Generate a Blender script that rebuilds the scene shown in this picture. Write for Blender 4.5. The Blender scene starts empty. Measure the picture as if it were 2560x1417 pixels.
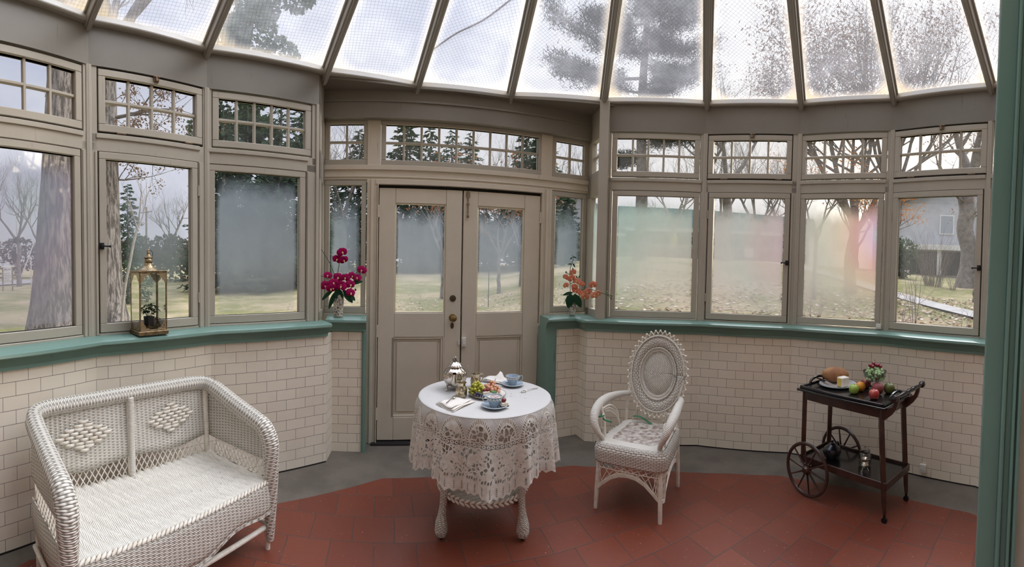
import bpy, math, random
import numpy as np
from math import pi, sin, cos, sqrt, radians as R, atan2, hypot
from mathutils import Vector, Matrix

SC = bpy.context.scene
COL = SC.collection
# ------------------------------------------------------------------ camera (handheld sweep panorama: a cylinder)
F, Y0, PITCH, ROLL, EYE = 1070.04, 690.28, -0.0264, 0.0202, 1.52
def cam_dir(x, y, z):
    c, s = cos(ROLL), sin(ROLL); x, z = c*x - s*z, s*x + c*z
    c, s = cos(PITCH), sin(PITCH); y, z = c*y - s*z, s*y + c*z
    return Vector((x, y, z))
cd = bpy.data.cameras.new('camera')
cam = bpy.data.objects.new('camera', cd); COL.objects.link(cam)
rx, fw, up = cam_dir(1, 0, 0), cam_dir(0, 1, 0), cam_dir(0, 0, 1)
cam.matrix_world = Matrix(((rx.x, up.x, -fw.x, 0), (rx.y, up.y, -fw.y, 0), (rx.z, up.z, -fw.z, EYE), (0, 0, 0, 1)))
cd.type = 'PANO'
cd.panorama_type = 'CENTRAL_CYLINDRICAL'
cd.central_cylindrical_range_u_min = -1280/F
cd.central_cylindrical_range_u_max = 1280/F
cd.central_cylindrical_range_v_min = -(1417 - Y0)/F
cd.central_cylindrical_range_v_max = Y0/F
cd.central_cylindrical_radius = 1.0
cd.clip_start = 0.02; cd.clip_end = 500
SC.camera = cam

# ------------------------------------------------------------------ colour management, sampling
SC.view_settings.view_transform = 'Standard'
SC.view_settings.look = 'None'
SC.view_settings.gamma = 1.0
SC.view_settings.use_curve_mapping = False
SC.view_settings.exposure = 0.0
cy = SC.cycles
cy.max_bounces = 8; cy.diffuse_bounces = 4; cy.glossy_bounces = 4; cy.transmission_bounces = 6
cy.transparent_max_bounces = 24
cy.sample_clamp_indirect = 6.0
cy.caustics_reflective = False; cy.caustics_refractive = False
cy.use_denoising = True

# ------------------------------------------------------------------ node helper
class NT:
    def __init__(s, tree):
        s.t = tree; s.n = tree.nodes; s.l = tree.links
    def node(s, typ, **kw):
        n = s.n.new(typ)
        for k, v in kw.items(): setattr(n, k, v)
        return n
    def put(s, sock, v):
        if v is None: return
        if isinstance(v, bpy.types.NodeSocket): s.l.new(v, sock)
        else:
            if hasattr(sock.default_value, '__len__') and not hasattr(v, '__len__'): v = [v]*len(sock.default_value)
            if hasattr(v, '__len__') and len(v) == 3 and len(sock.default_value) == 4: v = (*v, 1)
            sock.default_value = v
    def m(s, op, a, b=None, c=None, clamp=False):
        n = s.node('ShaderNodeMath', operation=op, use_clamp=clamp)
        for i, v in enumerate((a, b, c)):
            if v is not None: s.put(n.inputs[i], v)
        return n.outputs[0]
    def vm(s, op, a, b=None, scale=None):
        n = s.node('ShaderNodeVectorMath', operation=op)
        s.put(n.inputs[0], a)
        if b is not None: s.put(n.inputs[1], b)
        if scale is not None: s.put(n.inputs['Scale'], scale)
        return n.outputs['Value'] if op in ('DOT_PRODUCT', 'LENGTH', 'DISTANCE') else n.outputs[0]
    def mix(s, f, a, b, blend='MIX'):
        n = s.node('ShaderNodeMix', data_type='RGBA', blend_type=blend)
        s.put(n.inputs[0], f); s.put(n.inputs[6], a); s.put(n.inputs[7], b)
        return n.outputs[2]
    def noise(s, vec, scale, detail=3, rough=0.5, out=0):
        n = s.node('ShaderNodeTexNoise'); s.put(n.inputs['Vector'], vec)
        n.inputs['Scale'].default_value = scale; n.inputs['Detail'].default_value = detail; n.inputs['Roughness'].default_value = rough
        return n.outputs[out]
    def step(s, x, a, b):                       # smoothstep a..b
        n = s.node('ShaderNodeMapRange', interpolation_type='SMOOTHSTEP')
        s.put(n.inputs[0], x); n.inputs[1].default_value = a; n.inputs[2].default_value = b
        return n.outputs[0]
    def ramp(s, f, stops):
        n = s.node('ShaderNodeValToRGB'); e = n.color_ramp.elements
        while len(e) < len(stops): e.new(0.5)
        for el, (p, c) in zip(e, stops): el.position = p; el.color = (*c, 1)
        s.put(n.inputs[0], f); return n.outputs[0]
    def xyz(s, v):
        n = s.node('ShaderNodeSeparateXYZ'); s.put(n.inputs[0], v); return n.outputs
    def comb(s, x, y, z):
        n = s.node('ShaderNodeCombineXYZ')
        for i, v in enumerate((x, y, z)): s.put(n.inputs[i], v)
        return n.outputs[0]
    def bump(s, h, strength=0.5, dist=0.002):
        n = s.node('ShaderNodeBump'); n.inputs['Strength'].default_value = strength; n.inputs['Distance'].default_value = dist
        s.put(n.inputs['Height'], h); return n.outputs[0]
    def coord(s, w='Object'):
        return s.node('ShaderNodeTexCoord').outputs[w]

# ------------------------------------------------------------------ world: thin overcast, brighter overhead and towards the low sun
SUN_AZ, SUN_EL = 0.90, 0.16
SUN = Vector((sin(SUN_AZ)*cos(SUN_EL), cos(SUN_AZ)*cos(SUN_EL), sin(SUN_EL)))
W = bpy.data.worlds.new('world'); SC.world = W; W.use_nodes = True
w = NT(W.node_tree); w.n.clear()
dirv = w.coord('Generated')
wx, wy, wz = w.xyz(dirv)
sd = w.vm('DOT_PRODUCT', dirv, tuple(SUN))
cl = w.noise(w.vm('MULTIPLY', dirv, (1.0, 1.0, 2.6)), 1.7, 5, 0.55)
base = w.ramp(w.m('MULTIPLY_ADD', wz, 0.9, 0.05), [(0.0, (0.80, 0.79, 0.86)), (0.25, (0.68, 0.71, 0.86)), (0.6, (0.62, 0.68, 0.86)), (1.0, (0.75, 0.78, 0.88))])
cloud = w.mix(w.step(cl, 0.38, 0.68), base, (0.90, 0.91, 0.98))
warm = w.m('POWER', w.m('MAXIMUM', sd, 0.0), 3.0)
cloud = w.mix(w.m('MULTIPLY', warm, 0.8), cloud, (1.18, 1.12, 1.04))
core = w.m('POWER', w.m('MAXIMUM', sd, 0.0), 120.0)
cloud = w.mix(core, cloud, (2.6, 2.2, 1.5), 'ADD')
zen = w.m('MULTIPLY_ADD', w.step(wz, 0.52, 0.90), 2.6, 0.84)
zen = w.m('ADD', zen, w.m('MULTIPLY', w.m('MULTIPLY', w.step(wz, 0.52, 0.72), w.step(sd, 0.30, 0.70)), 9.0))
bg = w.node('ShaderNodeBackground'); w.put(bg.inputs[0], cloud); w.put(bg.inputs[1], zen)
wo = w.node('ShaderNodeOutputWorld'); w.l.new(bg.outputs[0], wo.inputs[0])
# low veiled sun
sl = bpy.data.lights.new('sun', 'SUN'); sl.energy = 4.0; sl.angle = R(18); sl.color = (1.0, 0.84, 0.60)
so = bpy.data.objects.new('sun', sl); COL.objects.link(so)
so.rotation_euler = (-SUN).to_track_quat('-Z', 'Y').to_euler(); so.location = SUN*60

# ------------------------------------------------------------------ mesh builder
class MB:
    def __init__(s): s.v = []; s.f = []; s.uv = []; s.mi = []; s.m = 0
    def add(s, vs, fs, uvs=None, T=None):
        o = len(s.v)
        if T is not None: vs = [T @ Vector(p) for p in vs]
        s.v += [tuple(p) for p in vs]
        for i, f in enumerate(fs):
            s.f.append(tuple(o+k for k in f)); s.mi.append(s.m)
            s.uv.append([uvs[k] for k in f] if uvs is not None else [(0.0, 0.0)]*len(f))
        return s
    def box(s, x0, x1, y0, y1, z0, z1, T=None):
        vs = [(x, y, z) for z in (z0, z1) for y in (y0, y1) for x in (x0, x1)]
        fs = [(0, 2, 3, 1), (4, 5, 7, 6), (0, 1, 5, 4), (2, 6, 7, 3), (0, 4, 6, 2), (1, 3, 7, 5)]
        o = len(s.v); s.add(vs, fs, None, T)
        for q in range(6):                      # metric uv per face
            f = fs[q]; pr = (0, 1) if q < 2 else ((0, 2) if q < 4 else (1, 2))
            s.uv[len(s.uv)-6+q] = [(vs[k][pr[0]], vs[k][pr[1]]) for k in f]
        return s
    def tube(s, pts, r, n=8, closed=False, caps=True, T=None, flat=1.0):
        pts = [Vector(p) for p in pts]; N = len(pts)
        rs = r if hasattr(r, '__len__') else [r]*N
        tan = []
        for i in range(N):
            a = pts[(i-1) % N] if (closed or i > 0) else pts[i]; b = pts[(i+1) % N] if (closed or i < N-1) else pts[i]
            d = b-a; tan.append(d.normalized() if d.length > 1e-9 else Vector((0, 0, 1)))
        ref = Vector((0, 0, 1)) if abs(tan[0].z) < 0.9 else Vector((1, 0, 0))
        nx = (ref - tan[0]*ref.dot(tan[0])).normalized()
        vs = []; uvs = []; L = 0.0
        for i in range(N):
            if i: L += (pts[i]-pts[i-1]).length
            nx = (nx - tan[i]*nx.dot(tan[i]))
            nx = nx.normalized() if nx.length > 1e-6 else tan[i].orthogonal().normalized()
            by = tan[i].cross(nx)
            for k in range(n):
                a = 2*pi*k/n; vs.append(pts[i] + nx*(cos(a)*rs[i]*flat) + by*(sin(a)*rs[i])); uvs.append((L, a*rs[i]))
        fs = []
        for i in range(N if closed else N-1):
            j = (i+1) % N
            for k in range(n):
                k2 = (k+1) % n; fs.append((i*n+k, i*n+k2, j*n+k2, j*n+k))
        o = len(s.f); s.add(vs, fs, uvs, T)
        if not closed and caps:
            s.add(vs[:n][::-1], [tuple(range(n))], uvs[:n][::-1], T); s.add(vs[-n:], [tuple(range(n))], uvs[-n:], T)
        # fix the wrap of v
        for q in range(o, o+len(fs)):
            f = s.uv[q]; mv = max(p[1] for p in f); mn = min(p[1] for p in f)
            rr = rs[min((q-o)//n, N-1)]
            if mv-mn > pi*max(rr, 1e-6)*0.9: s.uv[q] = [(p[0], p[1] + (2*pi*rr if p[1] < 1e-9 else 0)) for p in f]
        return s
    def lathe(s, prof, n=24, T=None, rmod=None, a0=0.0, a1=2*pi, zmod=None):
        full = abs(a1-a0-2*pi) < 1e-6; M = n if full else n+1
        vs = []; uvs = []; L = 0
        for i, (r, z) in enumerate(prof):
            if i: L += hypot(r-prof[i-1][0], z-prof[i-1][1])
            for k in range(M):
                a = a0 + (a1-a0)*k/n; q = r*(rmod(a, z) if rmod else 1)
                vs.append((q*cos(a), q*sin(a), z + (zmod(a, r, z) if zmod else 0))); uvs.append((a*max(r, .02), L))
        fs = []
        for i in range(len(prof)-1):
            for k in range(n):
                k2 = (k+1) % M if full else k+1
                fs.append((i*M+k, i*M+k2, (i+1)*M+k2, (i+1)*M+k))
        return s.add(vs, fs, uvs, T)
    def sphere(s, c, r, n=10, m=7, sc=(1, 1, 1), T=None):
        c = Vector(c); vs = [c+Vector((0, 0, -r*sc[2]))]; fs = []
        for j in range(1, m):
            t = -pi/2+pi*j/m
            for k in range(n):
                a = 2*pi*k/n; vs.append(c+Vector((cos(a)*cos(t)*r*sc[0], sin(a)*cos(t)*r*sc[1], sin(t)*r*sc[2])))
        vs.append(c+Vector((0, 0, r*sc[2]))); e = len(vs)-1
        for k in range(n):
            k2 = (k+1) % n; fs.append((0, 1+k2, 1+k)); fs.append((e, e-n+k, e-n+k2))
            for j in range(m-2):
                a = 1+j*n; fs.append((a+k, a+k2, a+n+k2, a+n+k))
        return s.add(vs, fs, None, T)
    def grid(s, fn, us, vs_, uvf=None, T=None, closed=False):
        P = []; U = []; a, b = len(us), len(vs_)
        for u in us:
            for v in vs_:
                P.append(fn(u, v)); U.append(uvf(u, v) if uvf else (u, v))
        fs = []
        for i in range(a if closed else a-1):
            j = (i+1) % a
            for k in range(b-1): fs.append((i*b+k, j*b+k, j*b+k+1, i*b+k+1))
        return s.add(P, fs, U, T)
    def prism(s, poly, d0, d1, T=None):         # polygon in local (x,z), extruded along y
        n = len(poly); vs = [(x, d0, z) for x, z in poly]+[(x, d1, z) for x, z in poly]
        fs = [tuple(range(n)), tuple(range(2*n-1, n-1, -1))]+[(i, i+n, (i+1) % n+n, (i+1) % n) for i in range(n)]
        uv = [(x, z) for x, z in poly]*2
        return s.add(vs, fs, uv, T)
    def build(s, name, mats, parent=None, smooth=False, bevel=0.0, solid=0.0, T=None, ang=35, seg=1):
        me = bpy.data.meshes.new(name)
        v = s.v if T is None else [tuple(T @ Vector(p)) for p in s.v]
        if parent is not None and parent.get('_inv') is not None: pass
        me.from_pydata(v, [], s.f)
        for m in (mats if isinstance(mats, (list, tuple)) else [mats]): me.materials.append(m)
        ul = me.uv_layers.new(name='uv')
        flat = np.array([c for f in s.uv for p in f for c in p], dtype=np.float32)
        ul.data.foreach_set('uv', flat)
        me.polygons.foreach_set('material_index', s.mi)
        if smooth:
            me.polygons.foreach_set('use_smooth', [True]*len(s.f))
            me.set_sharp_from_angle(angle=R(ang))
        me.update()
        o = bpy.data.objects.new(name, me); COL.objects.link(o)
        if parent is not None: o.parent = parent
        if bevel:
            b = o.modifiers.new('bevel', 'BEVEL'); b.width = bevel; b.segments = seg; b.limit_method = 'ANGLE'; b.angle_limit = R(40)
        if solid:
            b = o.modifiers.new('solid', 'SOLIDIFY'); b.thickness = solid; b.offset = 0
        return o

def tag(o, label=None, cat=None, group=None, kind=None):
    if label: o['label'] = label
    if cat: o['category'] = cat
    if group: o['group'] = group
    if kind: o['kind'] = kind
    return o
def empty(name, loc=(0, 0, 0), rz=0.0, label=None, cat=None, group=None, kind=None, M=None):
    o = bpy.data.objects.new(name, None); COL.objects.link(o); o.empty_display_size = 0.05
    if M is not None: o.matrix_world = M
    else: o.location = loc; o.rotation_euler = (0, 0, rz)
    return tag(o, label, cat, group, kind)
def copy_tree(o, parent=None):
    c = o.copy(); COL.objects.link(c)
    if parent is not None: c.parent = parent
    for ch in o.children: copy_tree(ch, c)
    return c
def arc(cx, cz, rx_, rz_, a0, a1, n):
    return [(cx+rx_*cos(a0+(a1-a0)*i/n), cz+rz_*sin(a0+(a1-a0)*i/n)) for i in range(n+1)]
def spline(pts, n=6):                           # Catmull-Rom through points
    P = [Vector(p) for p in pts]; out = []
    for i in range(len(P)-1):
        p0 = P[max(i-1, 0)]; p1 = P[i]; p2 = P[i+1]; p3 = P[min(i+2, len(P)-1)]
        for k in range(n):
            t = k/n; out.append(0.5*((2*p1)+(p2-p0)*t+(2*p0-5*p1+4*p2-p3)*t*t+(3*p1-p0-3*p2+p3)*t**3))
    out.append(P[-1]); return out
def lerp(a, b, t): return a+(b-a)*t

# ------------------------------------------------------------------ materials
def srgb(r, g, b):
    f = lambda c: ((c/255+0.055)/1.055)**2.4 if c > 10 else c/255/12.92
    return (f(r), f(g), f(b))
def newmat(name):
    m = bpy.data.materials.new(name); m.use_nodes = True; t = NT(m.node_tree); t.n.clear()
    out = t.node('ShaderNodeOutputMaterial'); return m, t, out
def pm(name, col, rough=0.5, metal=0.0, var=0.0, vs=6.0, bump=0.0, bs=40.0, spec=0.5, coat=0.0, sss=0.0, col2=None, trans=0.0, coord='Object', bd=0.004):
    m, t, out = newmat(name); p = t.node('ShaderNodeBsdfPrincipled'); t.l.new(p.outputs[0], out.inputs[0])
    v = t.coord(coord)
    c = (*col, 1)
    if var or col2:
        nz = t.noise(v, vs, 4, 0.6); k = t.step(nz, 0.35, 0.68)
        c2 = col2 if col2 else tuple(x*(1-var) for x in col)
        c = t.mix(k, col, c2)
    t.put(p.inputs['Base Color'], c); p.inputs['Roughness'].default_value = rough; p.inputs['Metallic'].default_value = metal
    p.inputs['Specular IOR Level'].default_value = spec; p.inputs['Coat Weight'].default_value = coat
    if sss: p.inputs['Subsurface Weight'].default_value = sss; p.inputs['Subsurface Radius'].default_value = (.01, .006, .004)
    if trans: p.inputs['Transmission Weight'].default_value = trans
    if bump: t.l.new(t.bump(t.noise(v, bs, 4, 0.6), bump, bd), p.inputs['Normal'])
    return m
def leafmat(name, col, col2, rough=0.5, tl=0.35):
    m, t, out = newmat(name)
    c = t.mix(t.step(t.noise(t.coord('Object'), 3.0, 2), 0.35, 0.65), col, col2)
    d = t.node('ShaderNodeBsdfDiffuse'); t.put(d.inputs[0], c)
    l = t.node('ShaderNodeBsdfTranslucent'); t.put(l.inputs[0], c)
    x = t.node('ShaderNodeMixShader'); x.inputs[0].default_value = tl
    t.l.new(d.outputs[0], x.inputs[1]); t.l.new(l.outputs[0], x.inputs[2]); t.l.new(x.outputs[0], out.inputs[0])
    return m

def paint_mat(name, col, rough=0.42):
    m, t, out = newmat(name); p = t.node('ShaderNodeBsdfPrincipled'); t.l.new(p.outputs[0], out.inputs[0])
    v = t.coord('Object')
    n1 = t.noise(v, 2.2, 5, 0.65); n2 = t.noise(t.vm('MULTIPLY', v, (1, 1, .08)), 38, 3, 0.6)
    c = t.mix(t.step(n1, 0.3, 0.75), col, tuple(x*0.9 for x in col))
    c = t.mix(t.step(n2, 0.66, 0.76), c, tuple(x*0.72 for x in col))
    t.put(p.inputs['Base Color'], c); p.inputs['Roughness'].default_value = rough
    t.l.new(t.bump(t.m('ADD', n1, t.m('MULTIPLY', n2, 0.6)), 0.25, 0.003), p.inputs['Normal'])
    return m
M_paint = paint_mat('cream_white_paint', (0.415, 0.38, 0.312))
M_door = paint_mat('door_lightened_cream_paint', (0.61, 0.55, 0.445))  # the same cream paint, made lighter for the better-lit doors and framing
M_frieze = paint_mat('shade_darkened_cream_paint', (0.22, 0.203, 0.172))  # the same cream paint, darkened for the shade at frieze and soffit
M_ledge = paint_mat('skylight_dimmed_white_paint', (0.40, 0.38, 0.335))  # white paint darkened in colour to offset the roof light on the ledge
M_rafter = paint_mat('backlight_darkened_white_paint', (0.34, 0.325, 0.29))  # white paint darkened to stand for rafters seen against the light
M_dark = pm('dark_gap', (0.012, 0.010, 0.009), 0.9)
M_green = paint_mat('sage_green_paint', srgb(116, 148, 137), 0.22)
M_iron = pm('black_iron', (0.016, 0.016, 0.018), 0.45, 0.6)
M_brass = pm('old_brass', (0.36, 0.25, 0.10), 0.36, 1.0, col2=(0.14, 0.09, 0.04), vs=30)
M_dbrass = pm('dark_bronze', (0.10, 0.075, 0.05), 0.42, 0.9)
M_silver = pm('silver', (0.72, 0.66, 0.60), 0.16, 1.0, col2=(0.45, 0.40, 0.35), vs=18)
M_rust = pm('rusty_metal', (0.20, 0.13, 0.08), 0.7, 0.4, col2=(0.34, 0.28, 0.20), vs=60)
M_wplastic = pm('white_plastic', (0.72, 0.70, 0.66), 0.4)

def tile_mat():
    m, t, out = newmat('cream_subway_tile'); p = t.node('ShaderNodeBsdfPrincipled'); t.l.new(p.outputs[0], out.inputs[0])
    b = t.node('ShaderNodeTexBrick'); uv = t.coord('UV'); t.l.new(uv, b.inputs['Vector'])
    b.offset = 0.5; b.squash = 1.0
    b.inputs['Scale'].default_value = 1.0; b.inputs['Mortar Size'].default_value = 0.0013; b.inputs['Mortar Smooth'].default_value = 0.3
    b.inputs['Brick Width'].default_value = 0.152; b.inputs['Row Height'].default_value = 0.075
    b.inputs['Color1'].default_value = (0.82, 0.755, 0.63, 1); b.inputs['Color2'].default_value = (0.78, 0.71, 0.585, 1); b.inputs['Mortar'].default_value = (0.035, 0.028, 0.022, 1)
    n = t.noise(t.coord('Object'), 3.0, 5, 0.65)
    c = t.mix(t.m('MULTIPLY', t.step(n, 0.45, 0.8), 0.30), b.outputs['Color'], (0.55, 0.50, 0.42))
    t.put(p.inputs['Base Color'], c); p.inputs['Roughness'].default_value = 0.28
    t.l.new(t.bump(t.m('SUBTRACT', t.m('MULTIPLY', t.noise(uv, 14, 2), 0.25), b.outputs['Fac']), 0.4, 0.0012), p.inputs['Normal'])
    return m
M_tile = tile_mat()

def floor_mat():
    m, t, out = newmat('terracotta_quarry_tile'); p = t.node('ShaderNodeBsdfPrincipled'); t.l.new(p.outputs[0], out.inputs[0])
    x, y, z = t.xyz(t.coord('Object'))
    a = R(17); S = 0.2345
    tt = t.m('ADD', t.m('MULTIPLY', x, cos(a)), t.m('MULTIPLY', y, sin(a)))
    nn = t.m('ADD', t.m('MULTIPLY', x, -sin(a)), t.m('MULTIPLY', y, cos(a)))
    b = t.node('ShaderNodeTexBrick'); b.offset = 0.5
    # joints measured: a row line at n = 2.276, a cross joint in the row below 2.515 at t = -0.282
    wob = t.m('MULTIPLY', t.m('SUBTRACT', t.noise(t.coord('Object'), 2.6, 2), 0.5), 0.03)
    v = t.comb(t.m('ADD', t.m('ADD', tt, 0.282+20*S), wob), t.m('ADD', t.m('SUBTRACT', nn, 2.276-20*S), wob), 0.0)
    t.l.new(v, b.inputs['Vector'])
    b.inputs['Scale'].default_value = 1.0; b.inputs['Mortar Size'].default_value = 0.0035; b.inputs['Mortar Smooth'].default_value = 0.35
    b.inputs['Brick Width'].default_value = S; b.inputs['Row Height'].default_value = S
    b.inputs['Color1'].default_value = (0.200, 0.050, 0.027, 1); b.inputs['Color2'].default_value = (0.155, 0.037, 0.021, 1)
    b.inputs['Mortar'].default_value = (0.085, 0.05, 0.04, 1)
    v2 = t.coord('Object')
    n1 = t.noise(v2, 2.1, 5, 0.7); n2 = t.noise(v2, 24, 4, 0.7)
    c = t.mix(t.m('MULTIPLY', t.step(n1, 0.42, 0.75), 0.45), b.outputs['Color'], (0.15, 0.048, 0.030))
    c = t.mix(t.m('MULTIPLY', t.step(n2, 0.60, 0.72), 0.35), c, (0.13, 0.04, 0.028))
    sp = t.noise(v2, 95, 1, 0.4)
    c = t.mix(t.step(sp, 0.76, 0.80), c, (0.55, 0.36, 0.28))
    t.put(p.inputs['Base Color'], c)
    t.put(p.inputs['Roughness'], t.m('MULTIPLY_ADD', n1, 0.35, 0.22))
    t.l.new(t.bump(t.m('SUBTRACT', t.m('MULTIPLY', n2, 0.3), b.outputs['Fac']), 0.5, 0.003), p.inputs['Normal'])
    return m
M_floor = floor_mat()
M_conc = pm('grey_cement', (0.165, 0.143, 0.115), 0.75, 0, var=0.3, vs=3.2, bump=0.3, bs=40)

def wire_glass(name, seed, ang):
    """old wired roof glass: fine square mesh, milky film, yellowed rim"""
    m, t, out = newmat(name)
    uv = t.coord('UV'); u, v, _ = t.xyz(uv)
    a = R(ang); S = 1/0.024
    p1 = t.m('MULTIPLY', t.m('ADD', t.m('MULTIPLY', u, cos(a)), t.m('MULTIPLY', v, sin(a))), S)
    p2 = t.m('MULTIPLY', t.m('ADD', t.m('MULTIPLY', u, -sin(a)), t.m('MULTIPLY', v, cos(a))), S)
    def line(p): return t.m('LESS_THAN', t.m('ABSOLUTE', t.m('SUBTRACT', t.m('FRACT', p), 0.5)), 0.045)
    wire = t.m('MAXIMUM', line(p1), line(p2))
    at = t.node('ShaderNodeAttribute', attribute_name='edge'); e = at.outputs['Fac']     # 0 at the putty line, 1 inside
    nz = t.noise(t.comb(t.m('ADD', u, seed*3.1), v, 0), 2.3, 5, 0.62)
    spk = t.noise(t.comb(t.m('ADD', u, seed*1.7), v, 0), 70, 2, 0.5)
    rim = t.m('SUBTRACT', 1.0, t.step(t.m('ADD', e, t.m('MULTIPLY', t.m('SUBTRACT', nz, 0.5), 0.02)), 0.004, 0.105))
    film = t.m('ADD', t.m('MULTIPLY_ADD', t.step(nz, 0.35, 0.75), 0.15, 0.09), t.m('MULTIPLY', rim, 0.30), clamp=True)
    tr = t.node('ShaderNodeBsdfTransparent'); tr.inputs[0].default_value = (0.97, 0.98, 1.0, 1)
    tl = t.node('ShaderNodeBsdfTranslucent'); t.put(tl.inputs[0], t.mix(rim, (0.93, 0.93, 0.95), (0.95, 0.78, 0.52)))
    x1 = t.node('ShaderNodeMixShader'); t.put(x1.inputs[0], film); t.l.new(tr.outputs[0], x1.inputs[1]); t.l.new(tl.outputs[0], x1.inputs[2])
    dk = t.node('ShaderNodeBsdfDiffuse'); dk.inputs[0].default_value = (0.20, 0.19, 0.18, 1)
    f = t.m('MAXIMUM', t.m('MULTIPLY', wire, 0.42), t.m('MULTIPLY', t.m('MULTIPLY', t.step(spk, 0.70, 0.74), t.step(nz, 0.45, 0.65)), 0.75))
    x2 = t.node('ShaderNodeMixShader'); t.put(x2.inputs[0], f); t.l.new(x1.outputs[0], x2.inputs[1]); t.l.new(dk.outputs[0], x2.inputs[2])
    t.l.new(x2.outputs[0], out.inputs[0])
    return m

def fog_glass(name, amt, tints, top=0.0, left=0.0, bottom=0.04, edge=0.06, seed=0.0, corona_tint=None):
    """window glass with condensation: clear rim, misted middle; tints = (low, high) colour of the mist, iris = painted rainbow of the sun glow (u, v, ramp)"""
    m, t, out = newmat(name)
    u, v, _ = t.xyz(t.coord('UV'))                                    # 0..1 over the pane
    nz = t.m('SUBTRACT', t.noise(t.comb(t.m('ADD', u, seed), v, 0), 3.2, 5, 0.65), 0.5)
    nf = t.m('SUBTRACT', t.noise(t.comb(t.m('ADD', u, seed), v, 0), 40, 3, 0.6), 0.5)
    def side(x, lo, wd): return t.step(t.m('ADD', x, t.m('ADD', t.m('MULTIPLY', nz, wd*0.9), t.m('MULTIPLY', nf, 0.02))), lo, lo+wd)
    mk = t.m('MULTIPLY', side(u, left+0.004, edge), side(t.m('SUBTRACT', 1.0, u), 0.004, edge))
    mk = t.m('MULTIPLY', mk, t.m('MULTIPLY', side(v, 0.004, 0.035), side(t.m('SUBTRACT', 1.0, v), top*0.2, top+0.14)))
    mk = t.m('MULTIPLY', mk, t.m('MULTIPLY_ADD', t.step(v, 0.0, max(bottom, 0.02)), 0.5, 0.5))
    mk = t.m('MULTIPLY', mk, t.m('MULTIPLY_ADD', nz, 0.35, 1.0))
    fogf = t.m('MULTIPLY', mk, amt, clamp=True)
    tint = t.mix(v, tints[0], tints[1])
    if corona_tint:
        cu, cv, asp, stops, am = corona_tint
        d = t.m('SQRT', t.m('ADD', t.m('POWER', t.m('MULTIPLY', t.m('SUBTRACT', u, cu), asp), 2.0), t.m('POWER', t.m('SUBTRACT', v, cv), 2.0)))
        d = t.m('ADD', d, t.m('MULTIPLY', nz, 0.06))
        tint = t.mix(am, tint, t.ramp(d, stops))  # rainbow corona of the sunlight painted into the mist colour
    tr = t.node('ShaderNodeBsdfTransparent'); tr.inputs[0].default_value = (0.96, 0.97, 0.98, 1)
    tl = t.node('ShaderNodeBsdfTranslucent'); t.put(tl.inputs[0], tint)
    x = t.node('ShaderNodeMixShader'); t.put(x.inputs[0], fogf); t.l.new(tr.outputs[0], x.inputs[1]); t.l.new(tl.outputs[0], x.inputs[2])
    gl = t.node('ShaderNodeBsdfGlossy'); gl.inputs['Roughness'].default_value = 0.03
    x2 = t.node('ShaderNodeMixShader'); x2.inputs[0].default_value = 0.012
    t.l.new(x.outputs[0], x2.inputs[1]); t.l.new(gl.outputs[0], x2.inputs[2]); t.l.new(x2.outputs[0], out.inputs[0])
    return m
M_clear = fog_glass('clear_old_glass', 0.05, ((.8, .8, .8), (.8, .8, .8)))

# ================================================================== STRUCTURE
CX = {-2: (-1.74, -.12), -1: (-2.04, .62), 0: (-2.085, 1.419), 1: (-1.863, 2.196), 2: (-1.344, 2.919), 3: (-.763, 3.365), 4: (-.033, 3.613),
      5: (.748, 3.605), 6: (1.570, 3.315), 7: (2.197, 2.831), 8: (2.610, 2.187), 9: (2.786, 1.426), 10: (2.70, .65), 11: (2.35, -.05)}
CX = {k: Vector(v) for k, v in CX.items()}
D0 = Vector((-1.096, 3.386)); DE = (Vector((.250, 3.847))-D0).normalized(); DN = Vector((DE.y, -DE.x))
def DP(u, n): return D0 + DE*u + DN*n
Z_EAVE, Z_FB = 2.925, 2.695
def PM(a, b):
    e = (b-a).normalized(); return Matrix(((e.x, -e.y, 0, a.x), (e.y, e.x, 0, a.y), (0, 0, 1, 0), (0, 0, 0, 1)))
PD = PM(D0, D0+DE)
def bx(mb, u0, u1, d0, d1, z0, z1, T=None): return mb.box(u0, u1, -d1, -d0, z0, z1, T)
def sweep(mb, path, prof, u0=0.0, caps=True):
    """profile (d inward, z), closed polygon, mitred along a polyline on the floor"""
    n = len(path); rows = []; L = u0; P = []
    for i in range(n):
        a = (path[i]-path[i-1]).normalized() if i else None; b = (path[i+1]-path[i]).normalized() if i < n-1 else None
        if a is None: a = b
        if b is None: b = a
        na, nb = Vector((a.y, -a.x)), Vector((b.y, -b.x)); mi = (na+nb).normalized(); k = 1/max(mi.dot(na), .3)
        if i: L += (path[i]-path[i-1]).length
        P.append((path[i], mi*k, L))
    m = len(prof); vs = []; uv = []
    for p, mi, L in P:
        s = 0
        for q, (d, z) in enumerate(prof):
            vs.append((p.x+mi.x*d, p.y+mi.y*d, z)); uv.append((L, z))
    fs = [(i*m+q, (i+1)*m+q, (i+1)*m+(q+1) % m, i*m+(q+1) % m) for i in range(n-1) for q in range(m)]
    if caps: fs += [tuple(range(m)), tuple(range((n-1)*m+m-1, (n-1)*m-1, -1))]
    return mb.add(vs, fs, uv)
def struct(name, label, cat, M=None): return empty(name, label=label, cat=cat, kind='structure', M=M)

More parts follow.
